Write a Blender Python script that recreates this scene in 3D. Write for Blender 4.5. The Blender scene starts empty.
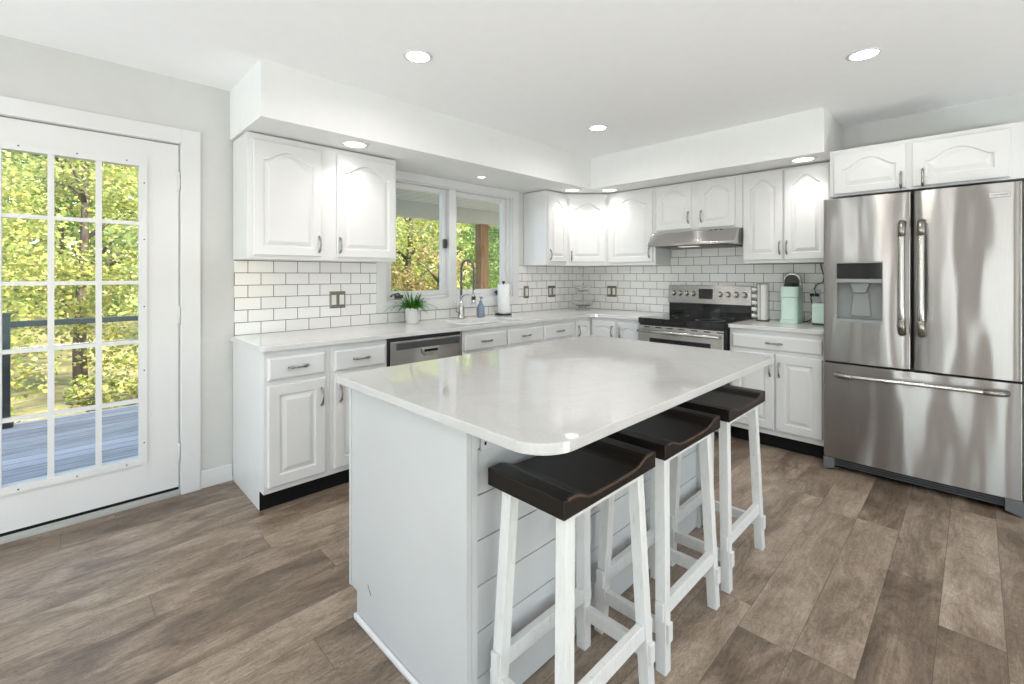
import bpy, bmesh, math, random
import numpy as np
from mathutils import Vector, Matrix

sc = bpy.context.scene
col = sc.collection
PI = math.pi

# ------------------------------------------------------------------ camera
cam_d = bpy.data.cameras.new('camera')
cam_d.sensor_width = 36.0
cam_d.lens = 459.34 / 1024 * 36.0
cam_d.shift_y = -0.0657
cam_d.clip_start = 0.05
cam = bpy.data.objects.new('camera', cam_d)
cam.location = (3.3201, -4.3945, 1.3004)
cam.rotation_euler = (PI / 2, 0, 0.7902)
col.objects.link(cam)
sc.camera = cam

# ------------------------------------------------------------------ world, sun, exposure
SKY = 0.46
SUN = 10.0
CAN_W = 2.7
SOFFIT_W = 0.8
FRONT_FILL_W = 132.0
SIDE_FILL_W = 74.0
sc.view_settings.view_transform = 'Standard'
sc.view_settings.look = 'None'
sc.view_settings.gamma = 1.0
sc.view_settings.use_curve_mapping = False
sc.view_settings.exposure = 0.50
world = bpy.data.worlds.new('world')
sc.world = world
world.use_nodes = True
wn = world.node_tree
wn.nodes.clear()
sky = wn.nodes.new('ShaderNodeTexSky')
sky.sky_type = 'NISHITA'
sky.sun_disc = False
sky.sun_elevation = math.radians(48)
sky.sun_rotation = math.radians(60)
bg = wn.nodes.new('ShaderNodeBackground')
bg.inputs['Strength'].default_value = SKY
wo = wn.nodes.new('ShaderNodeOutputWorld')
wn.links.new(sky.outputs[0], bg.inputs['Color'])
wn.links.new(bg.outputs[0], wo.inputs['Surface'])
sun_d = bpy.data.lights.new('sun', 'SUN')
sun_d.energy = SUN
sun_d.angle = math.radians(3)
sun_d.color = (1.0, 0.95, 0.86)
sun = bpy.data.objects.new('sun', sun_d)
sun.rotation_euler = Vector((0.76, 0.36, 0.54)).to_track_quat('Z', 'Y').to_euler()
sun.location = (4, 3, 8)
col.objects.link(sun)
try:
    sc.cycles.use_denoising = True
    sc.cycles.max_bounces = 10
    sc.cycles.diffuse_bounces = 6
    sc.cycles.glossy_bounces = 5
    sc.cycles.transparent_max_bounces = 16
    sc.cycles.caustics_reflective = False
    sc.cycles.caustics_refractive = False
    sc.cycles.sample_clamp_indirect = 6.0
except Exception:
    pass


def area_light(name, loc, rot, sx, sy, watts, color=(1, 1, 1), shape='RECTANGLE', spread=PI):
    d = bpy.data.lights.new(name, 'AREA')
    d.shape = shape
    d.size = sx
    if shape in ('RECTANGLE', 'ELLIPSE'):
        d.size_y = sy
    d.energy = watts
    d.color = color
    d.spread = spread
    o = bpy.data.objects.new(name, d)
    o.location = loc
    o.rotation_euler = rot
    col.objects.link(o)
    return o


# added lamps outside the unseen windows, tilted up to brighten the ceiling
for wx_, ww_ in ((2.45, 0.9), (4.85, 1.6), (0.85, 1.1)):
    area_light('ceiling_fill', (wx_, -8.85, 0.1), (PI / 2 + math.radians(80), 0, 0), ww_, 1.3, FRONT_FILL_W * ww_, (0.93, 0.967, 1.02))
for wy_, ww_ in ((-2.35, 1.8), (-6.0, 1.8)):
    area_light('ceiling_fill', (6.2 + 0.85, wy_, 0.1), (PI / 2 + math.radians(80), 0, PI / 2), ww_, 1.3, SIDE_FILL_W * ww_, (0.93, 0.967, 1.02))

# ------------------------------------------------------------------ node helpers


def mat(name):
    m = bpy.data.materials.new(name)
    m.use_nodes = True
    nt = m.node_tree
    nt.nodes.clear()
    out = nt.nodes.new('ShaderNodeOutputMaterial')
    b = nt.nodes.new('ShaderNodeBsdfPrincipled')
    nt.links.new(b.outputs[0], out.inputs['Surface'])
    return m, nt, b, out


def nd(nt, t, **kw):
    n = nt.nodes.new(t)
    for k, v in kw.items():
        if k.startswith('i_'):
            n.inputs[k[2:]].default_value = v
        else:
            setattr(n, k, v)
    return n


def math_n(nt, op, a, b=None):
    n = nt.nodes.new('ShaderNodeMath')
    n.operation = op
    for i, v in enumerate((a, b)):
        if v is None:
            continue
        if isinstance(v, (int, float)):
            n.inputs[i].default_value = v
        else:
            nt.links.new(v, n.inputs[i])
    return n.outputs[0]


def ramp(nt, fac, stops):
    r = nt.nodes.new('ShaderNodeValToRGB')
    e = r.color_ramp.elements
    while len(e) < len(stops):
        e.new(0.5)
    for el, (p, c) in zip(e, stops):
        el.position = p
        el.color = (c[0], c[1], c[2], 1)
    nt.links.new(fac, r.inputs[0])
    return r.outputs[0]


def pos(nt):
    return nt.nodes.new('ShaderNodeNewGeometry').outputs['Position']


def mapped(nt, vec, scale=(1, 1, 1), loc=(0, 0, 0)):
    n = nt.nodes.new('ShaderNodeMapping')
    n.inputs['Scale'].default_value = scale
    n.inputs['Location'].default_value = loc
    nt.links.new(vec, n.inputs['Vector'])
    return n.outputs[0]


def noise(nt, vec, scale, detail=3, rough=0.5, dist=0.0):
    n = nt.nodes.new('ShaderNodeTexNoise')
    n.inputs['Scale'].default_value = scale
    n.inputs['Detail'].default_value = detail
    n.inputs['Roughness'].default_value = rough
    n.inputs['Distortion'].default_value = dist
    if vec is not None:
        nt.links.new(vec, n.inputs['Vector'])
    return n.outputs['Fac']


def bump(nt, b, h, strength=0.2, dist=0.01):
    n = nt.nodes.new('ShaderNodeBump')
    n.inputs['Strength'].default_value = strength
    n.inputs['Distance'].default_value = dist
    nt.links.new(h, n.inputs['Height'])
    nt.links.new(n.outputs[0], b.inputs['Normal'])


def mixc(nt, fac, a, b, mode='MIX'):
    n = nt.nodes.new('ShaderNodeMix')
    n.data_type = 'RGBA'
    n.blend_type = mode
    for s, v in ((0, fac), (6, a), (7, b)):
        if isinstance(v, (int, float)):
            n.inputs[s].default_value = v
        elif isinstance(v, tuple):
            n.inputs[s].default_value = (v[0], v[1], v[2], 1)
        else:
            nt.links.new(v, n.inputs[s])
    return n.outputs[2]


def objco(nt):
    return nt.nodes.new('ShaderNodeTexCoord').outputs['Object']


def simple(name, c, rough=0.5, metal=0.0, var=0.04, scale=6.0, bmp=0.0, spec=0.5, stretch=(1, 1, 1)):
    """plain paint, plastic or metal with a little procedural variation"""
    m, nt, b, _ = mat(name)
    n = noise(nt, mapped(nt, objco(nt), stretch), scale, 4)
    lo = tuple(x * (1 - var) for x in c)
    hi = tuple(min(1, x * (1 + var)) for x in c)
    nt.links.new(ramp(nt, n, [(0.3, lo), (0.7, hi)]), b.inputs['Base Color'])
    b.inputs['Roughness'].default_value = rough
    b.inputs['Metallic'].default_value = metal
    b.inputs['Specular IOR Level'].default_value = spec
    if bmp:
        bump(nt, b, noise(nt, mapped(nt, objco(nt), stretch), scale * 8, 3), bmp, 0.002)
    return m


M = {}
M['wall'] = simple('wall_paint', (0.63, 0.63, 0.61), 0.8, var=0.015, bmp=0.05, scale=12)
M['soffit'] = simple('soffit_paint', (0.80, 0.80, 0.785), 0.7, var=0.01, bmp=0.04, scale=12)
M['ceiling'] = simple('ceiling_paint', (0.90, 0.90, 0.90), 0.85, var=0.01, bmp=0.06, scale=14)
M['trim'] = simple('trim_paint', (0.72, 0.72, 0.72), 0.35, var=0.01)
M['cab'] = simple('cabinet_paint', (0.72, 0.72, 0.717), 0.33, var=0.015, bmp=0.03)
M['island'] = simple('island_paint_shaded', (0.53, 0.54, 0.545), 0.45, var=0.03, scale=3, bmp=0.05)  # cabinet paint darkened here for the dimmer light on the island
M['black'] = simple('black_kick', (0.008, 0.008, 0.008), 0.6, spec=0.2)
M['blackplastic'] = simple('black_plastic', (0.015, 0.015, 0.016), 0.35)
M['blackglass'] = simple('black_glass', (0.008, 0.008, 0.009), 0.06)
M['darkgrey'] = simple('dark_grey', (0.06, 0.06, 0.065), 0.45)
M['grey'] = simple('grey_plastic', (0.26, 0.27, 0.27), 0.4)
M['midgrey'] = simple('mid_grey', (0.13, 0.13, 0.132), 0.4)
M['nickel'] = simple('brushed_nickel', (0.31, 0.295, 0.27), 0.28, 1.0, var=0.25, scale=60)
M['steel2'] = simple('plain_steel', (0.55, 0.54, 0.52), 0.25, 1.0, var=0.06, scale=20)
M['bronze'] = simple('pewter_plate', (0.22, 0.205, 0.185), 0.4, 0.7, var=0.1)
M['switch'] = simple('switch_plastic', (0.75, 0.72, 0.66), 0.4)
M['plastic'] = simple('white_plastic', (0.82, 0.82, 0.80), 0.4)
M['ceramic'] = simple('white_ceramic', (0.80, 0.79, 0.77), 0.35)
M['mint'] = simple('mint_plastic', (0.62, 0.79, 0.71), 0.35, var=0.02)
M['paper'] = simple('paper_towel', (0.85, 0.85, 0.84), 0.95, scale=40, bmp=0.4)
M['soap'] = simple('soap_blue', (0.22, 0.27, 0.36), 0.25, var=0.08)
M['sinkmetal'] = simple('sink_metal', (0.30, 0.30, 0.30), 0.4, 1.0)
M['blackmetal'] = simple('black_railing', (0.012, 0.02, 0.022), 0.35)
M['porch'] = simple('porch_paint', (0.46, 0.49, 0.47), 0.6)
M['postwood'] = simple('post_wood', (0.25, 0.135, 0.06), 0.7, var=0.35, scale=5, stretch=(6, 6, 0.4), bmp=0.2)
M['bark'] = simple('bark', (0.10, 0.075, 0.055), 0.9, var=0.4, scale=8, stretch=(2, 2, 0.5), bmp=0.5)
M['alu'] = simple('aluminium_sill', (0.50, 0.50, 0.48), 0.45, 0.3)
M['siding'] = simple('siding', (0.55, 0.55, 0.52), 0.7)
M['whitewood'] = None


def whitewood():
    m, nt, b, _ = mat('distressed_white')
    p = pos(nt)
    n = noise(nt, mapped(nt, p, (30, 30, 5)), 3.0, 8, 0.75, 0.4)
    c = ramp(nt, n, [(0.0, (0.16, 0.12, 0.08)), (0.30, (0.42, 0.37, 0.30)), (0.36, (0.66, 0.65, 0.62)), (0.5, (0.71, 0.71, 0.695)), (1.0, (0.75, 0.755, 0.75))])
    nt.links.new(c, b.inputs['Base Color'])
    b.inputs['Roughness'].default_value = 0.5
    bump(nt, b, n, 0.08, 0.003)
    return m


M['whitewood'] = whitewood()


def darkwood():
    m, nt, b, _ = mat('dark_wood_seat')
    p = objco(nt)
    n = noise(nt, mapped(nt, p, (3.0, 22, 22)), 2.2, 6, 0.6, 0.6)
    c = ramp(nt, n, [(0.25, (0.004, 0.003, 0.0025)), (0.6, (0.010, 0.0065, 0.005)), (0.85, (0.030, 0.017, 0.011))])
    nt.links.new(c, b.inputs['Base Color'])
    b.inputs['Roughness'].default_value = 0.36
    b.inputs['Specular IOR Level'].default_value = 0.3
    bump(nt, b, n, 0.2, 0.003)
    return m


M['seat'] = darkwood()


def wornedge():
    m, nt, b, _ = mat('worn_wood_edge')
    p = objco(nt)
    n = noise(nt, mapped(nt, p, (20, 3, 20)), 3, 5, 0.6)
    c = ramp(nt, n, [(0.3, (0.02, 0.011, 0.007)), (0.75, (0.11, 0.055, 0.032))])
    nt.links.new(c, b.inputs['Base Color'])
    b.inputs['Roughness'].default_value = 0.45
    return m


M['wornedge'] = wornedge()


def quartz(name, k):
    m, nt, b, _ = mat(name)
    p = pos(nt)
    n1 = noise(nt, p, 2.2, 5, 0.6, 1.6)
    v = ramp(nt, n1, [(0.44, (0.70 * k, 0.69 * k, 0.68 * k)), (0.5, (0.675 * k, 0.667 * k, 0.655 * k)), (0.56, (0.70 * k, 0.69 * k, 0.68 * k))])
    n2 = noise(nt, p, 160, 2)
    c = mixc(nt, 0.05, v, ramp(nt, n2, [(0.4, (0.55, 0.55, 0.55)), (0.6, (1, 1, 1))]))
    nt.links.new(c, b.inputs['Base Color'])
    b.inputs['Roughness'].default_value = 0.035
    b.inputs['IOR'].default_value = 1.6
    return m


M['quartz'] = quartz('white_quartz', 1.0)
M['island_quartz'] = quartz('island_quartz', 0.76)  # the counters' quartz darkened for the island so reflections stand out
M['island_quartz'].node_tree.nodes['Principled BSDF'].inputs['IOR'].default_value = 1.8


def floor_mat():
    m, nt, b, _ = mat('vinyl_plank_floor')
    W, L = 0.174, 1.22
    p = pos(nt)
    s = nd(nt, 'ShaderNodeSeparateXYZ')
    nt.links.new(p, s.inputs[0])
    xs = math_n(nt, 'DIVIDE', math_n(nt, 'ADD', s.outputs['X'], 20 * W - 0.09), W)
    row = math_n(nt, 'FLOOR', xs)
    fx = math_n(nt, 'FRACT', xs)
    wr = nd(nt, 'ShaderNodeTexWhiteNoise', noise_dimensions='1D')
    nt.links.new(row, wr.inputs['W'])
    ys = math_n(nt, 'ADD', math_n(nt, 'DIVIDE', math_n(nt, 'ADD', s.outputs['Y'], 30.0), L), wr.outputs['Value'])
    cl = math_n(nt, 'FLOOR', ys)
    fy = math_n(nt, 'FRACT', ys)
    cb = nd(nt, 'ShaderNodeCombineXYZ')
    nt.links.new(row, cb.inputs[0])
    nt.links.new(cl, cb.inputs[1])
    wp = nd(nt, 'ShaderNodeTexWhiteNoise', noise_dimensions='2D')
    nt.links.new(cb.outputs[0], wp.inputs['Vector'])
    # grain, offset per plank
    off = nd(nt, 'ShaderNodeVectorMath', operation='MULTIPLY_ADD')
    nt.links.new(wp.outputs['Color'], off.inputs[0])
    off.inputs[1].default_value = (30, 30, 30)
    nt.links.new(p, off.inputs[2])
    g1 = noise(nt, mapped(nt, off.outputs[0], (3.2, 1.0, 1)), 2.2, 6, 0.62, 1.2)
    g2 = noise(nt, mapped(nt, off.outputs[0], (38, 2.2, 1)), 3.0, 4, 0.6, 0.8)
    g3 = noise(nt, mapped(nt, off.outputs[0], (9, 3.5, 1)), 2.0, 6, 0.7, 2.6)
    t = math_n(nt, 'ADD', math_n(nt, 'MULTIPLY', g1, 0.72), math_n(nt, 'MULTIPLY', wp.outputs['Value'], 0.17))
    t = math_n(nt, 'ADD', t, math_n(nt, 'MULTIPLY', g2, 0.22))
    t = math_n(nt, 'SUBTRACT', t, 0.05)
    base = ramp(nt, t, [(0.30, (0.095, 0.066, 0.046)), (0.46, (0.215, 0.160, 0.117)), (0.62, (0.38, 0.30, 0.232)), (0.82, (0.54, 0.45, 0.36))])
    veins = ramp(nt, g3, [(0.46, (1, 1, 1)), (0.50, (0.58, 0.53, 0.48)), (0.54, (1, 1, 1))])
    c = mixc(nt, 0.8, base, veins, 'MULTIPLY')
    # seams
    ex = math_n(nt, 'MINIMUM', fx, math_n(nt, 'SUBTRACT', 1.0, fx))
    ey = math_n(nt, 'MINIMUM', fy, math_n(nt, 'SUBTRACT', 1.0, fy))
    sx = math_n(nt, 'LESS_THAN', ex, 0.0075)
    sy = math_n(nt, 'LESS_THAN', ey, 0.0011)
    seam = math_n(nt, 'MAXIMUM', sx, sy)
    c = mixc(nt, math_n(nt, 'MULTIPLY', seam, 0.55), c, (0.03, 0.022, 0.017))
    nt.links.new(c, b.inputs['Base Color'])
    b.inputs['Roughness'].default_value = 0.36
    h = math_n(nt, 'SUBTRACT', math_n(nt, 'MULTIPLY', g2, 0.3), seam)
    bump(nt, b, h, 0.15, 0.002)
    return m


M['floor'] = floor_mat()


def tile_mat(name, axis, shift):
    m, nt, b, _ = mat(name)
    p = pos(nt)
    s = nd(nt, 'ShaderNodeSeparateXYZ')
    nt.links.new(p, s.inputs[0])
    cb = nd(nt, 'ShaderNodeCombineXYZ')
    nt.links.new(math_n(nt, 'ADD', s.outputs[axis], shift), cb.inputs[0])
    nt.links.new(math_n(nt, 'ADD', s.outputs['Z'], -0.914 + 0.0797 * 20), cb.inputs[1])
    br = nd(nt, 'ShaderNodeTexBrick', offset=0.5, offset_frequency=2, squash=1.0)
    br.inputs['Scale'].default_value = 1.0
    br.inputs['Brick Width'].default_value = 0.1545
    br.inputs['Row Height'].default_value = 0.0797
    br.inputs['Mortar Size'].default_value = 0.0022
    br.inputs['Mortar Smooth'].default_value = 0.1
    br.inputs['Color1'].default_value = (0.86, 0.85, 0.835, 1)
    br.inputs['Color2'].default_value = (0.81, 0.80, 0.785, 1)
    br.inputs['Mortar'].default_value = (0.10, 0.085, 0.072, 1)
    nt.links.new(cb.outputs[0], br.inputs['Vector'])
    nt.links.new(br.outputs['Color'], b.inputs['Base Color'])
    rr = nd(nt, 'ShaderNodeMapRange')
    nt.links.new(br.outputs['Fac'], rr.inputs[0])
    rr.inputs[3].default_value = 0.12
    rr.inputs[4].default_value = 0.8
    nt.links.new(rr.outputs[0], b.inputs['Roughness'])
    w = math_n(nt, 'ADD', math_n(nt, 'MULTIPLY', br.outputs['Fac'], -1.0), math_n(nt, 'MULTIPLY', noise(nt, p, 14, 1), 0.35))
    bump(nt, b, w, 0.35, 0.003)
    return m


ANR = 0.25


def steel(name, c, rough, wav, seed):
    m, nt, b, _ = mat(name)
    p = pos(nt)
    n = noise(nt, mapped(nt, p, (60, 60, 1.2), (seed, 0, 0)), 10, 3)
    cc = ramp(nt, n, [(0.3, tuple(x * 0.93 for x in c)), (0.7, c)])
    nt.links.new(cc, b.inputs['Base Color'])
    b.inputs['Metallic'].default_value = 1.0
    b.inputs['Roughness'].default_value = rough
    b.inputs['Anisotropic'].default_value = 1.0
    b.inputs['Anisotropic Rotation'].default_value = ANR
    tg = nd(nt, 'ShaderNodeTangent', direction_type='RADIAL', axis='Z')
    nt.links.new(tg.outputs[0], b.inputs['Tangent'])
    if wav:
        w = noise(nt, mapped(nt, p, (5.5, 5.5, 1.3), (seed, 0, 0)), 1.0, 1.0, 0.4)
        bump(nt, b, w, wav, 0.05)
    return m


M['steel'] = steel('stainless_front', (0.37, 0.352, 0.335), 0.29, 0.32, 3.0)
M['steel_flat'] = steel('stainless_panel', (0.56, 0.55, 0.53), 0.26, 0.0, 1.0)


def glass_mat():
    m = bpy.data.materials.new('window_glass')
    m.use_nodes = True
    nt = m.node_tree
    nt.nodes.clear()
    out = nt.nodes.new('ShaderNodeOutputMaterial')
    tr = nd(nt, 'ShaderNodeBsdfTransparent')
    tr.inputs[0].default_value = (0.96, 0.98, 0.97, 1)
    gl = nd(nt, 'ShaderNodeBsdfGlossy')
    gl.inputs['Roughness'].default_value = 0.0
    lw = nd(nt, 'ShaderNodeLayerWeight')
    fac = math_n(nt, 'ADD', math_n(nt, 'MULTIPLY', math_n(nt, 'POWER', lw.outputs['Facing'], 5.0), 0.9), 0.035)
    mx = nd(nt, 'ShaderNodeMixShader')
    nt.links.new(fac, mx.inputs[0])
    nt.links.new(tr.outputs[0], mx.inputs[1])
    nt.links.new(gl.outputs[0], mx.inputs[2])
    nt.links.new(mx.outputs[0], out.inputs['Surface'])
    return m


M['glass'] = glass_mat()


def clear_acrylic():
    m = bpy.data.materials.new('clear_glass_tray')
    m.use_nodes = True
    nt = m.node_tree
    nt.nodes.clear()
    out = nt.nodes.new('ShaderNodeOutputMaterial')
    tr = nd(nt, 'ShaderNodeBsdfTransparent')
    tr.inputs[0].default_value = (0.93, 0.94, 0.94, 1)
    gl = nd(nt, 'ShaderNodeBsdfPrincipled')
    gl.inputs['Base Color'].default_value = (0.8, 0.8, 0.8, 1)
    gl.inputs['Roughness'].default_value = 0.1
    mx = nd(nt, 'ShaderNodeMixShader')
    lw = nd(nt, 'ShaderNodeLayerWeight')
    lw.inputs[0].default_value = 0.35
    nt.links.new(math_n(nt, 'ADD', math_n(nt, 'MULTIPLY', lw.outputs['Facing'], 0.45), 0.08), mx.inputs[0])
    nt.links.new(tr.outputs[0], mx.inputs[1])
    nt.links.new(gl.outputs[0], mx.inputs[2])
    nt.links.new(mx.outputs[0], out.inputs['Surface'])
    return m


M['acrylic'] = clear_acrylic()


def emis(name, c, s):
    m, nt, b, _ = mat(name)
    b.inputs['Base Color'].default_value = (0.9, 0.9, 0.9, 1)
    b.inputs['Emission Color'].default_value = (c[0], c[1], c[2], 1)
    b.inputs['Emission Strength'].default_value = s
    return m


M['lens'] = emis('lamp_lens', (1.0, 0.97, 0.92), 12.0)
M['lens_small'] = emis('soffit_lamp_lens', (1.0, 0.97, 0.92), 3.0)


def leaf_mat(name, stops):
    m = bpy.data.materials.new(name)
    m.use_nodes = True
    nt = m.node_tree
    nt.nodes.clear()
    out = nt.nodes.new('ShaderNodeOutputMaterial')
    g = nt.nodes.new('ShaderNodeNewGeometry')
    c = ramp(nt, g.outputs['Random Per Island'], stops)
    d = nd(nt, 'ShaderNodeBsdfDiffuse')
    t = nd(nt, 'ShaderNodeBsdfTranslucent')
    nt.links.new(c, d.inputs[0])
    nt.links.new(c, t.inputs[0])
    mx = nd(nt, 'ShaderNodeMixShader')
    mx.inputs[0].default_value = 0.45
    nt.links.new(d.outputs[0], mx.inputs[1])
    nt.links.new(t.outputs[0], mx.inputs[2])
    nt.links.new(mx.outputs[0], out.inputs['Surface'])
    return m


M['leaf_yellow'] = leaf_mat('leaf_yellow', [(0, (0.20, 0.27, 0.07)), (0.3, (0.38, 0.40, 0.11)), (0.55, (0.58, 0.49, 0.14)), (0.8, (0.34, 0.40, 0.13)), (1, (0.62, 0.55, 0.26))])
M['leaf_green'] = leaf_mat('leaf_green', [(0, (0.07, 0.15, 0.05)), (0.5, (0.17, 0.27, 0.08)), (0.8, (0.28, 0.36, 0.12)), (1, (0.42, 0.44, 0.18))])
M['leaf_lime'] = leaf_mat('leaf_lime', [(0, (0.24, 0.34, 0.10)), (0.5, (0.40, 0.47, 0.16)), (0.8, (0.55, 0.56, 0.24)), (1, (0.66, 0.63, 0.34))])
M['leaf_red'] = leaf_mat('leaf_red', [(0, (0.16, 0.21, 0.07)), (0.4, (0.34, 0.30, 0.11)), (0.7, (0.50, 0.26, 0.15)), (1, (0.56, 0.50, 0.22))])
M['grass_leaf'] = leaf_mat('plant_leaf', [(0, (0.03, 0.14, 0.02)), (0.5, (0.07, 0.24, 0.04)), (1, (0.16, 0.34, 0.07))])


def deck_mat():
    m, nt, b, _ = mat('weathered_deck')
    p = pos(nt)
    s = nd(nt, 'ShaderNodeSeparateXYZ')
    nt.links.new(p, s.inputs[0])
    xs = math_n(nt, 'DIVIDE', math_n(nt, 'ADD', s.outputs['X'], 20.0), 0.143)
    fx = math_n(nt, 'FRACT', xs)
    w = nd(nt, 'ShaderNodeTexWhiteNoise', noise_dimensions='1D')
    nt.links.new(math_n(nt, 'FLOOR', xs), w.inputs['W'])
    g = noise(nt, mapped(nt, p, (24, 1.4, 1)), 3, 5, 0.65, 0.5)
    t = math_n(nt, 'ADD', math_n(nt, 'MULTIPLY', g, 0.7), math_n(nt, 'MULTIPLY', w.outputs['Value'], 0.3))
    c = ramp(nt, t, [(0.3, (0.27, 0.245, 0.23)), (0.5, (0.50, 0.46, 0.43)), (0.75, (0.70, 0.65, 0.60))])
    gap = math_n(nt, 'LESS_THAN', fx, 0.045)
    nt.links.new(mixc(nt, gap, c, (0.03, 0.03, 0.035)), b.inputs['Base Color'])
    b.inputs['Roughness'].default_value = 0.8
    return m


M['deck'] = deck_mat()


def ground_mat():
    m, nt, b, _ = mat('forest_ground')
    p = pos(nt)
    n = noise(nt, p, 1.5, 8, 0.7, 0.5)
    c = ramp(nt, n, [(0.3, (0.16, 0.17, 0.05)), (0.5, (0.30, 0.24, 0.10)), (0.6, (0.42, 0.36, 0.16)), (0.75, (0.60, 0.54, 0.40))])
    nt.links.new(c, b.inputs['Base Color'])
    b.inputs['Roughness'].default_value = 0.95
    return m


M['ground'] = ground_mat()


def porch_mat():
    m, nt, b, _ = mat('porch_boards')
    p = pos(nt)
    s = nd(nt, 'ShaderNodeSeparateXYZ')
    nt.links.new(p, s.inputs[0])
    f = math_n(nt, 'FRACT', math_n(nt, 'DIVIDE', math_n(nt, 'ADD', s.outputs['Y'], 30.0), 0.2))
    gap = math_n(nt, 'LESS_THAN', f, 0.06)
    n = noise(nt, p, 3, 3)
    c = ramp(nt, n, [(0.3, (0.50, 0.53, 0.51)), (0.7, (0.56, 0.59, 0.57))])
    nt.links.new(mixc(nt, gap, c, (0.25, 0.27, 0.26)), b.inputs['Base Color'])
    b.inputs['Roughness'].default_value = 0.6
    return m


M['porchboards'] = porch_mat()

# ------------------------------------------------------------------ mesh helpers


class MB:
    """collects shapes in world coordinates, then becomes ONE mesh object"""

    def __init__(self):
        self.v = []
        self.f = []
        self.s = []

    def add(self, vs, fs, smooth=False):
        k = len(self.v)
        self.v += [tuple(p) for p in vs]
        self.f += [tuple(i + k for i in f) for f in fs]
        self.s += [smooth] * len(fs)
        return self

    def box(self, x0, x1, y0, y1, z0, z1):
        x0, x1 = min(x0, x1), max(x0, x1)
        y0, y1 = min(y0, y1), max(y0, y1)
        z0, z1 = min(z0, z1), max(z0, z1)
        v = [(x0, y0, z0), (x1, y0, z0), (x1, y1, z0), (x0, y1, z0), (x0, y0, z1), (x1, y0, z1), (x1, y1, z1), (x0, y1, z1)]
        return self.add(v, [(0, 3, 2, 1), (4, 5, 6, 7), (0, 1, 5, 4), (1, 2, 6, 5), (2, 3, 7, 6), (3, 0, 4, 7)])

    def prism(self, poly, a, b, axis='z', smooth=False):
        """extrude a 2D polygon; axis z: poly=(x,y); axis y: poly=(x,z); axis x: poly=(y,z)"""
        def P(p, t):
            return {'z': (p[0], p[1], t), 'y': (p[0], t, p[1]), 'x': (t, p[0], p[1])}[axis]
        n = len(poly)
        v = [P(p, a) for p in poly] + [P(p, b) for p in poly]
        self.add(v, [tuple(range(n))[::-1], tuple(range(n, 2 * n))])
        k = len(self.v) - 2 * n
        for i in range(n):
            j = (i + 1) % n
            self.f.append((k + i, k + j, k + n + j, k + n + i))
            self.s.append(smooth)
        return self

    def rings(self, rings, smooth=True, cap0=True, cap1=True, closed=True):
        n = len(rings[0])
        vs = [p for r in rings for p in r]
        fs = []
        for i in range(len(rings) - 1):
            for j in range(n if closed else n - 1):
                q = (j + 1) % n
                fs.append((i * n + j, i * n + q, (i + 1) * n + q, (i + 1) * n + j))
        self.add(vs, fs, smooth)
        k = len(self.v) - len(vs)
        if cap0:
            self.f.append(tuple(k + i for i in range(n))[::-1])
            self.s.append(False)
        if cap1:
            self.f.append(tuple(k + (len(rings) - 1) * n + i for i in range(n)))
            self.s.append(False)
        return self

    def lathe(self, c, prof, n=24, smooth=True, cap0=True, cap1=True):
        rs = [[(c[0] + r * math.cos(2 * PI * i / n), c[1] + r * math.sin(2 * PI * i / n), c[2] + z) for i in range(n)] for r, z in prof]
        return self.rings(rs, smooth, cap0, cap1)

    def tube(self, pts, r, n=8, smooth=True):
        pts = [Vector(p) for p in pts]
        rad = r if isinstance(r, (list, tuple)) else [r] * len(pts)
        rs = []
        ref = None
        for i, p in enumerate(pts):
            t = (pts[min(i + 1, len(pts) - 1)] - pts[max(i - 1, 0)]).normalized()
            if ref is None:
                ref = Vector((0, 0, 1)) if abs(t.z) < 0.9 else Vector((1, 0, 0))
            a = (ref - t * ref.dot(t)).normalized()
            ref = a
            b = t.cross(a)
            rs.append([tuple(p + (a * math.cos(2 * PI * k / n) + b * math.sin(2 * PI * k / n)) * rad[i]) for k in range(n)])
        return self.rings(rs, smooth)

    def bar(self, p, q, w, d, up=(0, 0, 1)):
        """square bar from p to q"""
        p, q = Vector(p), Vector(q)
        t = (q - p).normalized()
        a = Vector(up)
        a = (a - t * a.dot(t)).normalized()
        b = t.cross(a)
        c = [(-1, -1), (1, -1), (1, 1), (-1, 1)]
        return self.rings([[tuple(e + a * (s * w / 2) + b * (u * d / 2)) for s, u in c] for e in (p, q)], False)


def world_base(o):
    v = Vector((0, 0, 0))
    while o is not None:
        v += o.location
        o = o.parent
    return v


def obj(name, mb, m, parent=None, bevel=0.0, seg=2, loc=None):
    me = bpy.data.meshes.new(name)
    vs = np.array(mb.v, dtype=float)
    if parent is not None:
        base = world_base(parent)
        oloc = Vector((0, 0, 0))
    else:
        base = Vector(loc) if loc is not None else Vector(((vs[:, 0].min() + vs[:, 0].max()) / 2, (vs[:, 1].min() + vs[:, 1].max()) / 2, vs[:, 2].min()))
        oloc = base
    vs = vs - np.array(base)
    me.from_pydata([tuple(p) for p in vs], [], mb.f)
    me.polygons.foreach_set('use_smooth', mb.s)
    bm = bmesh.new()
    bm.from_mesh(me)
    bmesh.ops.recalc_face_normals(bm, faces=bm.faces)
    bm.to_mesh(me)
    bm.free()
    me.materials.append(m)
    o = bpy.data.objects.new(name, me)
    o.location = oloc
    col.objects.link(o)
    if parent is not None:
        o.parent = parent
    if bevel:
        md = o.modifiers.new('bevel', 'BEVEL')
        md.width = bevel
        md.segments = seg
        md.limit_method = 'ANGLE'
        md.angle_limit = math.radians(40)
    return o


def tag(o, label=None, cat=None, group=None, kind=None):
    if label:
        o['label'] = label
    if cat:
        o['category'] = cat
    if group:
        o['group'] = group
    if kind:
        o['kind'] = kind
    return o


def thing(name, loc, label, cat, group=None):
    o = bpy.data.objects.new(name, None)
    o.empty_display_size = 0.1
    o.location = loc
    col.objects.link(o)
    return tag(o, label, cat, group)


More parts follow.
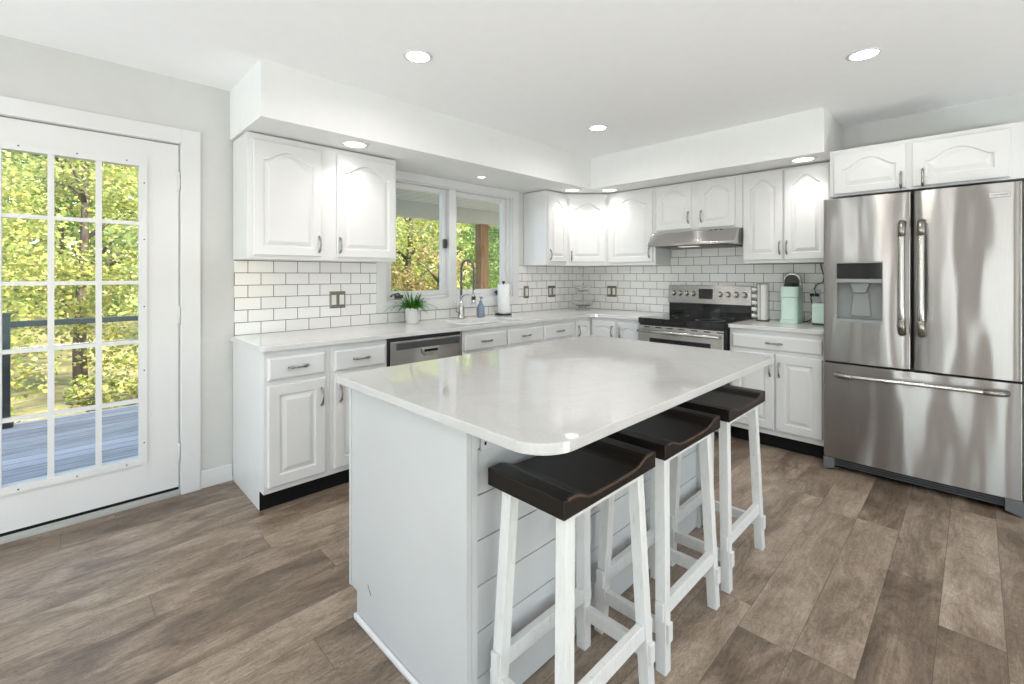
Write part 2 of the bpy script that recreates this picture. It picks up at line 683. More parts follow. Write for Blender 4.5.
def struct(name, mb, m, parent=None, bevel=0.0):
    o = obj(name, mb, m, parent, bevel)
    if parent is None:
        o['kind'] = 'structure'
    return o


def copy_thing(src, loc, label):
    r = src.copy()
    col.objects.link(r)
    r.location = loc
    r['label'] = label
    for ch in list(src.children):
        c = ch.copy()
        col.objects.link(c)
        c.parent = r
        for g in list(ch.children):
            d = g.copy()
            col.objects.link(d)
            d.parent = c
    return r


def holed(outer, holes, z0, z1):
    """slab with holes, as vertex and face lists"""
    bm = bmesh.new()
    edges = []
    for loop in [outer] + holes:
        vs = [bm.verts.new((p[0], p[1], z0)) for p in loop]
        edges += [bm.edges.new((vs[i], vs[(i + 1) % len(vs)])) for i in range(len(vs))]
    bmesh.ops.triangle_fill(bm, use_beauty=True, edges=edges)
    r = bmesh.ops.extrude_face_region(bm, geom=list(bm.faces))
    for v in r['geom']:
        if isinstance(v, bmesh.types.BMVert):
            v.co.z = z1
    bm.verts.index_update()
    out = ([tuple(v.co) for v in bm.verts], [tuple(v.index for v in f.verts) for f in bm.faces])
    bm.free()
    return out


def rounded(x0, x1, y0, y1, r, n=6):
    """rounded rectangle, r = radii for (x0y0, x1y0, x1y1, x0y1)"""
    if not isinstance(r, (list, tuple)):
        r = [r] * 4
    pts = []
    for (cx, cy, a), q in zip([(x0, y0, PI), (x1, y0, 1.5 * PI), (x1, y1, 0), (x0, y1, PI / 2)], r):
        if q <= 0:
            pts.append((cx, cy))
            continue
        ox = cx + q if cx == x0 else cx - q
        oy = cy + q if cy == y0 else cy - q
        for i in range(n + 1):
            t = a + (PI / 2) * i / n
            pts.append((ox + q * math.cos(t), oy + q * math.sin(t)))
    return pts


class Frame:
    """local frame of a cabinet face: u along the face, d out of it, z up"""

    def __init__(self, origin, U, N):
        self.o, self.U, self.N = Vector(origin), Vector(U).normalized(), Vector(N).normalized()

    def __call__(self, u, d, z):
        p = self.o + self.U * u + self.N * d
        return (p.x, p.y, p.z + z)


def door_mb(F, u0, u1, z0, z1, arch=0.0, frame=0.058, th=0.02):
    """cabinet door with a raised panel; arch > 0 gives the cathedral top"""
    na = 20 if arch else 2

    def loop(ins, d, top_arch):
        a, b, c, e = u0 + ins, u1 - ins, z0 + ins, z1 - ins
        pts = [F(a, d, c), F(b, d, c)]
        for i in range(na + 1):
            t = i / na
            u = b + (a - b) * t
            if top_arch:
                q = max(0.0, min(1.0, (t - 0.06) / 0.88))
                s = (0.5 - 0.5 * math.cos(2 * PI * q)) ** 0.62
                zz = e - arch + arch * s
            else:
                zz = e
            pts.append(F(u, d, zz))
        return pts
    A = arch > 0
    g = frame - (0.006 if A else 0)
    loops = [loop(0, 0, False), loop(0, th - 0.004, False), loop(0.005, th, False),
             loop(g, th, A), loop(g + 0.005, th - 0.010, A), loop(g + 0.013, th - 0.010, A), loop(g + 0.036, th - 0.0005, A)]
    mb = MB()
    mb.rings(loops, False, True, True)
    return mb


def slab_mb(F, u0, u1, z0, z1, th=0.02, e=0.012):
    """drawer front with a shaped edge"""
    def loop(i, d):
        return [F(u0 + i, d, z0 + i), F(u1 - i, d, z0 + i), F(u1 - i, d, z1 - i), F(u0 + i, d, z1 - i)]
    mb = MB()
    mb.rings([loop(0, 0), loop(0, th - 0.008), loop(0.004, th - 0.004), loop(e, th)], False)
    return mb


def pull_mb(F, u, z, L=0.105, vertical=True, d0=0.02):
    """bow pull with flared leaf-shaped feet"""
    pts, rad = [], []
    n = 14
    for i in range(n + 1):
        t = i / n
        s = (t - 0.5) * L
        d = d0 + 0.004 + 0.022 * math.sin(PI * t) ** 0.7
        pts.append(F(u, d, z + s) if vertical else F(u + s, d, z))
        k = abs(t - 0.5) * 2
        rad.append(0.0052 if k < 0.55 else (0.0078 if k < 0.85 else 0.0055))
    mb = MB()
    mb.tube(pts, rad, 8)
    for e in (-0.5, 0.5):
        q = e * (L - 0.012)
        p0 = F(u, d0, z + q) if vertical else F(u + q, d0, z)
        p1 = F(u, d0 + 0.012, z + q) if vertical else F(u + q, d0 + 0.012, z)
        mb.tube([p0, p1], [0.0065, 0.005], 8)
    return mb


def add_door(root, F, u0, u1, z0, z1, arch, hu, hz, frame=0.058, L=0.105):
    d = obj('door', door_mb(F, u0, u1, z0, z1, arch, frame), M['cab'], root)
    if hu is not None:
        obj('handle', pull_mb(F, hu, hz, L), M['nickel'], d)
    return d


def add_drawer(root, F, u0, u1, z0, z1, handle=True):
    d = obj('drawer', slab_mb(F, u0, u1, z0, z1), M['cab'], root)
    if handle:
        obj('handle', pull_mb(F, (u0 + u1) / 2, (z0 + z1) / 2, 0.11, False), M['nickel'], d)
    return d


# ------------------------------------------------------------------ room shell
H = 2.461
RX, RY = 6.2, -8.0          # far extents of the room behind the camera
DY0, DY1 = -4.79, -3.878    # door opening
WY0, WY1, WZ0, WZ1 = -2.53, -1.105, 1.085, 2.08

w = MB()
for y0, y1, z0, z1 in [(RY - 0.15, DY0, 0, H), (DY0, DY1, 2.072, H), (DY1, WY0, 0, H), (WY0, WY1, 0, WZ0), (WY0, WY1, WZ1, H), (WY1, 0.15, 0, H)]:
    w.box(-0.15, 0, y0, y1, z0, z1)
struct('wall_left', w, M['wall'])
struct('wall_back', MB().box(0, RX, 0, 0.15, 0, H), M['wall'])
w = MB()
for y0, y1, z0, z1 in [(RY - 0.15, -6.9, 0, H), (-6.9, -5.1, 2.15, H), (-5.1, -3.25, 0, H), (-3.25, -1.45, 2.15, H), (-1.45, 0.15, 0, H)]:
    w.box(RX, RX + 0.15, y0, y1, z0, z1)
struct('wall_right', w, M['wall'])
w = MB()
for x0, x1, z0, z1 in [(0, 0.3, 0, H), (0.3, 1.4, 2.15, H), (1.4, 2.0, 0, H), (2.0, 2.9, 2.15, H), (2.9, 4.05, 0, H), (4.05, 5.65, 2.15, H), (5.65, RX, 0, H)]:
    w.box(x0, x1, RY - 0.15, RY, z0, z1)
struct('wall_front', w, M['wall'])
struct('floor', MB().box(-0.0, RX, RY, 0, -0.1, 0), M['floor'])
struct('ceiling', MB().box(-0.15, RX + 0.15, RY - 0.15, 0.15, H, H + 0.12), M['ceiling'])
# dropped soffit, L-shaped over both cabinet runs
SD, SZ = 0.621, 2.152
s = MB().prism([(0, -3.617), (SD, -3.617), (SD, -SD), (2.58, -SD), (2.58, 0), (0, 0)], SZ, H, 'z')
struct('soffit', s, M['soffit'])

# baseboards
def board(name, x0, x1, y0, y1):
    struct(name, MB().box(x0, x1, y0, y1, 0, 0.1), M['trim'], bevel=0.004)


bb = MB().box(0, 0.014, -3.777, -3.606, 0, 0.105).box(0, 0.014, RY, -4.895, 0, 0.105)
struct('baseboard_left', bb, M['trim'], bevel=0.004)
struct('baseboard_back', MB().box(3.62, RX, -0.014, 0, 0, 0.105), M['trim'], bevel=0.004)
struct('baseboard_right', MB().box(RX - 0.014, RX, -5.0, -3.35, 0, 0.105).box(RX - 0.014, RX, -1.35, -0.014, 0, 0.105), M['trim'], bevel=0.004)
struct('baseboard_front', MB().box(1.49, 1.91, RY, RY + 0.014, 0, 0.105).box(2.99, 3.96, RY, RY + 0.014, 0, 0.105), M['trim'], bevel=0.004)

# patio door in the left wall: casing, slab, glazing insert, glass, hinges, sill
c = MB()
for y0, y1, z0, z1 in [(-3.874, -3.777, 0, 2.162), (-4.892, -4.795, 0, 2.162), (-4.795, -3.874, 2.075, 2.162)]:
    c.box(0, 0.02, y0, y1, z0, z1)
for y0, y1, z0, z1 in [(-3.8785, -3.874, 0, 2.0745), (-4.795, -4.7905, 0, 2.0745)]:
    c.box(-0.14, 0.0, y0, y1, z0, z1)
struct('trim_1', c, M['trim'], bevel=0.003)
d1 = bpy.data.objects.new('door_1', None)
d1.location = (-0.02, -4.335, 0)
col.objects.link(d1)
d1['kind'] = 'structure'
gy0, gy1, gz0, gz1 = -4.586, -4.066, 0.267, 1.913
sl = MB()
for y0, y1, z0, z1 in [(-4.787, gy0, 0.034, 2.066), (gy1, -3.883, 0.034, 2.066), (gy0, gy1, 0.034, gz0), (gy0, gy1, gz1, 2.066)]:
    sl.box(-0.046, -0.001, y0, y1, max(z0, 0.047), z1)
obj('weather_strip', MB().box(-0.044, -0.003, -4.786, -3.884, 0.0305, 0.0465), M['black'], d1)
obj('slab', sl, M['trim'], d1)
ins = MB()
e = 0.036
for y0, y1, z0, z1 in [(gy0 - e, gy0, gz0 - e, gz1 + e), (gy1, gy1 + e, gz0 - e, gz1 + e), (gy0, gy1, gz0 - e, gz0), (gy0, gy1, gz1, gz1 + e)]:
    ins.box(-0.0008, 0.009, y0, y1, z0, z1)
cw = (gy1 - gy0 - 2 * 0.025) / 3
for i in (1, 2):
    y = gy0 + i * cw + (i - 1) * 0.025
    ins.box(-0.02, 0.006, y, y + 0.025, gz0, gz1)
ch = (gz1 - gz0 - 4 * 0.02) / 5
for i in (1, 2, 3, 4):
    z = gz0 + i * ch + (i - 1) * 0.02
    ins.box(-0.018, 0.0045, gy0, gy1, z, z + 0.02)
insert = obj('grille', ins, M['trim'], d1)
plugs = MB()
for y in (-4.53, -4.32, -4.12):
    for z in (gz0 - 0.022, gz1 + 0.022):
        plugs.tube([(0.0085, y, z), (0.0102, y, z)], 0.004, 8)
for z in (0.35, 0.76, 1.12, 1.5, 1.82):
    plugs.tube([(0.0085, gy1 + 0.022, z), (0.0102, gy1 + 0.022, z)], 0.004, 8)
obj('screw_plug', plugs, M['darkgrey'], insert)
obj('glass', MB().box(-0.026, -0.022, gy0, gy1, gz0, gz1), M['glass'], d1)
for z in (0.25, 1.06, 1.853):
    hb = MB().box(-0.001, 0.0025, -3.905, -3.884, z - 0.052, z + 0.052)
    hb.tube([(0.006, -3.8815, z - 0.054), (0.006, -3.8815, z + 0.054)], 0.0065, 10)
    obj('hinge', hb, M['trim'], d1)
kb = MB()
rings = []
for i in range(10):
    t = i / 9
    rr = 0.011 + 0.018 * math.sin(PI * min(1, max(0, (t - 0.2) / 0.8))) if t > 0.2 else (0.028 if t < 0.1 else 0.011)
    rings.append([(0.0 + 0.062 * t, -4.725 + rr * math.cos(a * PI / 8), 0.95 + rr * math.sin(a * PI / 8)) for a in range(16)])
kb.rings(rings)
obj('door_knob', kb, M['nickel'], d1)
struct('trim_2', MB().box(-0.14, 0.012, -4.789, -3.8795, -0.002, 0.022).box(-0.05, 0.0, -4.789, -3.8795, 0.022, 0.03), M['alu'], bevel=0.002)

# kitchen window in the left wall
c = MB()
for y0, y1, z0, z1 in [(WY0 - 0.082, WY0, 0.999, 2.15), (WY1, WY1 + 0.082, 0.999, 2.15), (WY0, WY1, 0.999, WZ0), (WY0, WY1, WZ1, 2.15)]:
    c.box(0, 0.018, y0, y1, z0, z1)
c.box(-0.15, 0.0, WY0, WY0 + 0.012, WZ0, WZ1).box(-0.15, 0.0, WY1 - 0.012, WY1, WZ0, WZ1)
c.box(-0.15, 0.0, WY0 + 0.012, WY1 - 0.012, WZ0, WZ0 + 0.012).box(-0.15, 0.0, WY0 + 0.012, WY1 - 0.012, WZ1 - 0.012, WZ1)
struct('trim_3', c, M['trim'], bevel=0.003)
w1 = bpy.data.objects.new('window_1', None)
w1.location = (-0.08, -1.85, WZ0 + 0.012)
col.objects.link(w1)
w1['kind'] = 'structure'
z0, z1 = WZ0 + 0.0125, WZ1 - 0.0125
fr = MB().box(-0.14, -0.004, -1.892, -1.815, z0, z1)
for y in (WY0 + 0.0125, WY1 - 0.0405):
    fr.box(-0.12, -0.035, y, y + 0.028, z0, z1)
fr.box(-0.12, -0.035, WY0 + 0.041, -1.8925, z0, z0 + 0.022).box(-0.12, -0.035, -1.8145, WY1 - 0.041, z0, z0 + 0.022)
obj('window_frame', fr, M['trim'], w1, bevel=0.003)
for (a, b) in ((WY0 + 0.042, -1.894), (-1.813, WY1 - 0.042)):
    sa = MB()
    g0, g1, h0, h1 = a + 0.042, b - 0.042, 1.162, 2.024
    sa.box(-0.10, -0.055, a, g0, z0 + 0.023, z1).box(-0.10, -0.055, g1, b, z0 + 0.023, z1)
    sa.box(-0.10, -0.055, g0, g1, z0 + 0.023, h0).box(-0.10, -0.055, g0, g1, h1, z1)
    sash = obj('sash', sa, M['trim'], w1, bevel=0.003)
    obj('pane', MB().box(-0.082, -0.078, g0, g1, h0, h1), M['glass'], sash)
obj('latch', MB().box(-0.054, -0.03, -1.932, -1.897, 1.54, 1.62).box(-0.03, -0.012, -1.92, -1.908, 1.555, 1.60), M['darkgrey'], w1, bevel=0.003)
for y in (-2.40, -1.27):
    cr = MB().box(-0.034, 0.006, y - 0.03, y + 0.03, z0 + 0.01, z0 + 0.036)
    cr.tube([(0.0, y, z0 + 0.036), (0.012, y - 0.02, z0 + 0.05), (0.016, y - 0.075, z0 + 0.04), (0.022, y - 0.095, z0 + 0.028)], [0.008, 0.007, 0.006, 0.009], 8)
    obj('crank', cr, M['darkgrey'], w1)

# windows behind the camera; first follows fridge reflection, other two added for light
for i, (x0, x1, z0, z1) in enumerate([(2.0, 2.9, 0.0, 2.15), (4.05, 5.65, 0.0, 2.15), (0.3, 1.4, 0.0, 2.15)]):
    wf = bpy.data.objects.new('window_%d' % (i + 2), None)
    wf.location = ((x0 + x1) / 2, RY, z0)
    col.objects.link(wf)
    wf['kind'] = 'structure'
    f = MB()
    for a, b, p, q in [(x0 - 0.08, x0, z0, z1 + 0.08), (x1, x1 + 0.08, z0, z1 + 0.08), (x0, x1, z1, z1 + 0.08)]:
        f.box(a, b, RY, RY + 0.02, p, q)
    for a, b, p, q in [(x0, x0 + 0.06, z0, z1), (x1 - 0.06, x1, z0, z1), (x0 + 0.06, x1 - 0.06, z1 - 0.06, z1), (x0 + 0.06, x1 - 0.06, z0, z0 + 0.06)]:
        f.box(a, b, RY - 0.1, RY - 0.05, p, q)
    obj('window_frame', f, M['trim'], wf)
    obj('pane', MB().box(x0 + 0.06, x1 - 0.06, RY - 0.078, RY - 0.074, z0 + 0.06, z1 - 0.06), M['glass'], wf)

for i, (y0, y1) in enumerate([(-3.25, -1.45), (-6.9, -5.1)]):  # windows added in the right wall to let the fill lamps in
    wf = bpy.data.objects.new('window_%d' % (i + 5), None)
    wf.location = (RX, (y0 + y1) / 2, 0)
    col.objects.link(wf)
    wf['kind'] = 'structure'
    f = MB()
    for a, b, p, q in [(y0 - 0.08, y0, 0, 2.23), (y1, y1 + 0.08, 0, 2.23), (y0, y1, 2.15, 2.23)]:
        f.box(RX - 0.02, RX, a, b, p, q)
    for a, b, p, q in [(y0, y0 + 0.06, 0, 2.15), (y1 - 0.06, y1, 0, 2.15), (y0 + 0.06, y1 - 0.06, 2.09, 2.15), (y0 + 0.06, y1 - 0.06, 0, 0.06)]:
        f.box(RX + 0.05, RX + 0.1, a, b, p, q)
    obj('window_frame', f, M['trim'], wf)
    obj('pane', MB().box(RX + 0.074, RX + 0.078, y0 + 0.06, y1 - 0.06, 0.06, 2.09), M['glass'], wf)

# tile backsplash
TA = tile_mat('subway_tile_side', 'Y', 3.595 + 0.1545 * 20 + 0.0772)
TB = tile_mat('subway_tile_back', 'X', -0.237 + 0.1545 * 20)
t = MB()
t.box(0, 0.008, -3.595, WY0 - 0.083, 0.914, 1.395).box(0, 0.008, WY0 - 0.083, WY1 + 0.083, 0.914, 0.998).box(0, 0.008, WY1 + 0.083, 0, 0.914, 1.395)
struct('backsplash', t, TA)
t = MB()
t.box(0.008, 1.16, -0.008, 0, 0.914, 1.395).box(1.16, 1.945, -0.008, 0, 0.6, 1.69).box(1.945, 2.612, -0.008, 0, 0.914, 1.395)
struct('backsplash', t, TB)

# ------------------------------------------------------------------ base cabinets
FA = Frame((0.613, 0, 0), (0, 1, 0), (1, 0, 0))      # u = y
FB = Frame((0, -0.613, 0), (1, 0, 0), (0, -1, 0))    # u = x
CT = 0.885                                            # underside of the worktops


def base_body(mb, F, u0, u1, depth=0.605, full=True):
    prof = [(-depth, 0.0), (-0.07, 0.0), (-0.07, 0.108), (0, 0.108), (0, CT), (-depth, CT)]
    a = [F(u0, d, z) for d, z in prof]
    b = [F(u1, d, z) for d, z in prof]
    mb.rings([a, b], False)
    return mb


def kick(root, F, u0, u1):
    m = MB()
    a = [F(u0, -0.0695, 0.0), F(u0, -0.064, 0.0), F(u0, -0.064, 0.107), F(u0, -0.0695, 0.107)]
    b = [F(u1, -0.0695, 0.0), F(u1, -0.064, 0.0), F(u1, -0.064, 0.107), F(u1, -0.0695, 0.107)]
    m.rings([a, b], False)
    o = obj('toe_kick', m, M['black'], root)
    o['label'] = 'black recessed toe kick'


def base_cab(name, F, u0, u1, label, cat='cabinet'):
    p = F((u0 + u1) / 2, -0.3, 0)
    r = thing(name, p, label, cat, 'white base cabinets')
    obj('body', base_body(MB(), F, u0, u1), M['cab'], r, bevel=0.0015)
    kick(r, F, u0, u1)
    return r


r = base_cab('base_cabinet', FA, -3.603, -3.2405, 'white base cabinet at the free end of the window counter, beside the patio door')
add_drawer(r, FA, -3.584, -3.272, 0.722, 0.848)
add_door(r, FA, -3.584, -3.272, 0.142, 0.698, 0, -3.297, 0.59)
r = base_cab('base_cabinet', FA, -3.2395, -2.8655, 'white base cabinet between the end cabinet and the dishwasher')
add_drawer(r, FA, -3.219, -2.88, 0.722, 0.848)
add_door(r, FA, -3.219, -2.88, 0.142, 0.698, 0, -3.184, 0.59)
r = base_cab('sink_cabinet', FA, -2.2385, -1.3385, 'white sink base cabinet with two drawer fronts under the faucet')
add_drawer(r, FA, -2.222, -1.792, 0.722, 0.848)
add_drawer(r, FA, -1.772, -1.352, 0.722, 0.848)
add_door(r, FA, -2.222, -1.792, 0.142, 0.698, 0, -1.82, 0.59)
add_door(r, FA, -1.772, -1.352, 0.142, 0.698, 0, -1.744, 0.59)
r = base_cab('base_cabinet', FA, -1.3375, -0.8785, 'white base cabinet with a drawer between the sink and the corner cabinet')
add_drawer(r, FA, -1.322, -0.893, 0.722, 0.848)
add_door(r, FA, -1.322, -0.893, 0.142, 0.698, 0, -0.92, 0.59)
# corner cabinet with an L-shaped double door
r = thing('corner_base_cabinet', (0.3, -0.3, 0), 'white corner base cabinet with an L-shaped folding door', 'cabinet', 'white base cabinets')
m = MB()
m.prism([(0.01, -0.8775), (0.613, -0.8775), (0.613, -0.613), (0.9195, -0.613), (0.9195, -0.01), (0.01, -0.01)], 0.108, CT, 'z')
m.prism([(0.01, -0.8775), (0.543, -0.8775), (0.543, -0.543), (0.9195, -0.543), (0.9195, -0.01), (0.01, -0.01)], 0.0, 0.108, 'z')
obj('body', m, M['cab'], r)
k = MB().prism([(0.5435, -0.877), (0.549, -0.877), (0.549, -0.549), (0.919, -0.549), (0.919, -0.5435), (0.5435, -0.5435)], 0, 0.107, 'z')
obj('toe_kick', k, M['black'], r)
add_door(r, FA, -0.862, -0.637, 0.142, 0.848, 0.02, -0.835, 0.76, 0.045)
add_door(r, FB, 0.640, 0.905, 0.142, 0.848, 0.02, 0.878, 0.76, 0.045)
# narrow cabinet beside the stove
r = base_cab('base_cabinet', FB, 0.9205, 1.170, 'narrow white base cabinet between the corner cabinet and the stove')
add_door(r, FB, 0.94, 1.155, 0.142, 0.848, 0.02, 0.965, 0.76, 0.045)
# cabinet between stove and fridge
r = base_cab('base_cabinet', FB, 1.951, 2.588, 'white base cabinet with a wide drawer and two doors between stove and refrigerator')
add_drawer(r, FB, 1.972, 2.572, 0.738, 0.845)
add_door(r, FB, 1.972, 2.269, 0.150, 0.71, 0, 2.245, 0.60)
add_door(r, FB, 2.283, 2.572, 0.150, 0.71, 0, 2.307, 0.60)

# ------------------------------------------------------------------ countertops
CZ0, CZ1 = 0.8855, 0.914
pts = [(0.009, -3.622)]
rr = 0.03
for i in range(6):
    a = -PI / 2 + PI / 2 * i / 5
    pts.append((0.643 - rr + rr * math.cos(a), -3.622 + rr + rr * math.sin(a)))
rr = 0.09
for i in range(9):
    a = PI - PI / 2 * i / 8
    pts.append((0.643 + rr + rr * math.cos(a), -0.643 - rr + rr * math.sin(a)))
pts += [(1.171, -0.643), (1.171, -0.009), (0.009, -0.009)]
SX0, SX1, SY0, SY1 = 0.19, 0.565, -2.16, -1.52
m = MB()
m.add(*holed(pts, [rounded(SX0, SX1, SY0, SY1, 0.06)], CZ0, CZ1))
tag(obj('countertop', m, M['quartz'], bevel=0.003), 'L-shaped white quartz countertop under the window, running to the stove', 'countertop')
m = MB().box(1.949, 2.590, -0.643, -0.009, CZ0, CZ1)
tag(obj('countertop', m, M['quartz'], bevel=0.003), 'short white quartz countertop between the stove and the refrigerator', 'countertop')

# sink
r = thing('sink', ((SX0 + SX1) / 2, (SY0 + SY1) / 2, 0.70), 'undermounted stainless sink basin set into the counter below the window', 'sink')
m = MB()
loops = []
for ins_, z in [(-0.02, 0.8835), (0.002, 0.8835), (0.006, 0.73), (0.03, 0.705)]:
    loops.append([(x, y, z) for x, y in rounded(SX0 + ins_, SX1 - ins_, SY0 + ins_, SY1 - ins_, 0.06)])
m.rings(loops, True, False, True)
b = obj('basin', m, M['sinkmetal'], r)
md = b.modifiers.new('solid', 'SOLIDIFY')
md.thickness = 0.0012
obj('drain', MB().lathe(((SX0 + SX1) / 2, (SY0 + SY1) / 2, 0.7052), [(0.045, 0), (0.045, 0.004), (0.03, 0.003), (0.012, 0.001)], 20), M['nickel'], r)

# ------------------------------------------------------------------ dishwasher
r = thing('dishwasher', (0.3, -2.552, 0), 'stainless built-in dishwasher with a dark control strip under the window counter', 'dishwasher')
obj('cabinet_shell', MB().box(0.03, 0.595, -2.86, -2.244, 0.0, 0.872), M['darkgrey'], r)
obj('front_panel', MB().box(0.596, 0.628, -2.845, -2.258, 0.11, 0.858), M['steel_flat'], r, bevel=0.006)
obj('control_strip', MB().box(0.6285, 0.633, -2.80, -2.275, 0.80, 0.845), M['darkgrey'], r, bevel=0.002)
hp = MB()
hl = [(y, z) for y, z in [(-2.61, 0.79), (-2.46, 0.79), (-2.465, 0.76), (-2.49, 0.742), (-2.58, 0.742), (-2.605, 0.76)]]
hp.prism(hl, 0.6285, 0.640, 'x')
hq = obj('handle', hp, M['steel2'], r, bevel=0.004)
obj('recess', MB().box(0.6402, 0.6408, -2.59, -2.48, 0.768, 0.786), M['black'], hq)
obj('toe_panel', MB().box(0.5455, 0.552, -2.86, -2.244, 0.0, 0.105), M['black'], r)

# ------------------------------------------------------------------ wall cabinets
UB, UT, UD = 1.395, 2.142, 0.312
GA = Frame((UD, 0, 0), (0, 1, 0), (1, 0, 0))
GB = Frame((0, -UD, 0), (1, 0, 0), (0, -1, 0))


def up_label(root):
    return root


r = thing('wall_cabinet', (0.16, -3.11, UB), 'white two-door wall cabinet left of the window above the tiled counter', 'cabinet', 'white wall cabinets')
obj('body', MB().box(0.009, UD, -3.603, -2.618, UB, UT), M['cab'], r, bevel=0.002)
add_door(r, GA, -3.573, -3.174, 1.418, 2.105, 0.062, -3.19, 1.497)
add_door(r, GA, -3.070, -2.634, 1.418, 2.105, 0.062, -3.052, 1.497)
r = thing('wall_cabinet', (0.16, -0.78, UB), 'narrow white wall cabinet right of the window', 'cabinet', 'white wall cabinets')
obj('body', MB().box(0.009, UD, -0.942, -0.6115, UB, UT), M['cab'], r, bevel=0.002)
add_door(r, GA, -0.922, -0.628, 1.432, 2.10, 0.062, -0.90, 1.50)
# diagonal corner cabinet
r = thing('corner_wall_cabinet', (0.25, -0.25, UB), 'white wall cabinet with one angled door across the corner', 'cabinet', 'white wall cabinets')
obj('body', MB().prism([(0.009, -0.6105), (UD, -0.6105), (0.6105, -UD), (0.6105, -0.009), (0.009, -0.009)], UB, UT, 'z'), M['cab'], r, bevel=0.002)
GD = Frame((UD, -0.6105, 0), (1, 1, 0), (1, -1, 0))
LD = math.hypot(0.6105 - UD, 0.6105 - UD)
add_door(r, GD, 0.024, LD - 0.024, 1.432, 2.10, 0.062, 0.048, 1.50)
r = thing('wall_cabinet', (0.89, -0.16, UB), 'white wall cabinet between the corner cabinet and the range hood', 'cabinet', 'white wall cabinets')
obj('body', MB().box(0.6115, 1.158, -UD, -0.009, UB, UT), M['cab'], r, bevel=0.002)
add_door(r, GB, 0.645, 1.130, 1.425, 2.11, 0.066, 1.103, 1.515)
r = thing('wall_cabinet', (1.55, -0.16, 1.695), 'short white two-door wall cabinet directly above the range hood', 'cabinet', 'white wall cabinets')
obj('body', MB().box(1.159, 1.9435, -UD, -0.009, 1.695, UT), M['cab'], r, bevel=0.002)
add_door(r, GB, 1.172, 1.512, 1.715, 2.122, 0.06, 1.488, 1.82, 0.05)
add_door(r, GB, 1.574, 1.888, 1.715, 2.122, 0.06, 1.606, 1.82, 0.05)
r = thing('wall_cabinet', (2.27, -0.16, UB), 'white two-door wall cabinet between the range hood and the refrigerator', 'cabinet', 'white wall cabinets')
obj('body', MB().box(1.9445, 2.611, -UD, -0.009, UB, UT), M['cab'], r, bevel=0.002)
add_door(r, GB, 1.957, 2.246, 1.42, 2.122, 0.066, 2.228, 1.515)
add_door(r, GB, 2.258, 2.555, 1.42, 2.122, 0.066, 2.277, 1.515)
# cabinet over the fridge, full depth
FZ0 = 1.832
r = thing('fridge_cabinet', (3.1, -0.31, FZ0), 'deep white cabinet with two wide arched doors on top of the refrigerator', 'cabinet', 'white wall cabinets')
obj('body', MB().box(2.613, 3.60, -0.615, -0.009, FZ0, 2.146), M['cab'], r, bevel=0.002)
GF = Frame((0, -0.615, 0), (1, 0, 0), (0, -1, 0))
add_door(r, GF, 2.638, 3.012, 1.845, 2.118, 0.062, 2.990, 1.895, 0.052)
add_door(r, GF, 3.042, 3.455, 1.845, 2.118, 0.062, 3.092, 1.895, 0.066)
# tall white side panel that carries that cabinet, out of frame on the right
tag(obj('side_panel', MB().box(3.602, 3.622, -0.66, -0.001, 0.0, 2.146), M['cab']), 'tall white end panel on the right side of the refrigerator', 'panel')

# ------------------------------------------------------------------ range hood
r = thing('range_hood', (1.56, -0.2, 1.555), 'stainless under-cabinet range hood above the stove', 'range hood')
m = MB().prism([(-0.009, 1.694), (-0.374, 1.694), (-0.392, 1.684), (-0.478, 1.582), (-0.478, 1.560), (-0.009, 1.560)], 1.162, 1.940, 'x')
obj('canopy', m, M['steel_flat'], r, bevel=0.004)
obj('filter', MB().box(1.22, 1.88, -0.44, -0.06, 1.553, 1.5598), M['darkgrey'], r)
for x in (1.70, 1.745, 1.79):
    obj('button', MB().box(x, x + 0.022, -0.3935, -0.382, 1.6845, 1.6895), M['blackplastic'], r)
obj('lamp_cover', MB().box(1.44, 1.60, -0.43, -0.35, 1.549, 1.5528), emis('hood_lamp', (1.0, 0.82, 0.62), 0.4), r)
area_light('hood_lamp', (1.52, -0.39, 1.545), (0, 0, 0), 0.16, 0.08, 0.6, (1.0, 0.90, 0.78), spread=math.radians(105))

# ------------------------------------------------------------------ stove
X0, X1 = 1.178, 1.940
r = thing('stove', ((X0 + X1) / 2, -0.35, 0), 'freestanding electric stove with black glass top and stainless front', 'stove')
obj('body', MB().box(X0, X1, -0.645, -0.025, 0.05, 0.868), M['blackplastic'], r)
obj('cooktop', MB().prism(rounded(X0 - 0.004, X1 + 0.004, -0.672, -0.10, [0.012, 0.012, 0.002, 0.002], 4), 0.869, 0.917, 'z'), M['blackglass'], r, bevel=0.005)
for x, y, q in [(1.36, -0.50, 0.10), (1.75, -0.50, 0.115), (1.36, -0.22, 0.08), (1.75, -0.22, 0.09)]:
    n = 32
    bu = MB().rings([[(x + q * f * math.cos(2 * PI * i / n), y + q * f * math.sin(2 * PI * i / n), 0.9173) for i in range(n)] for f in (0.96, 1.0)], False, False, False)
    obj('burner', bu, M['grey'], r)
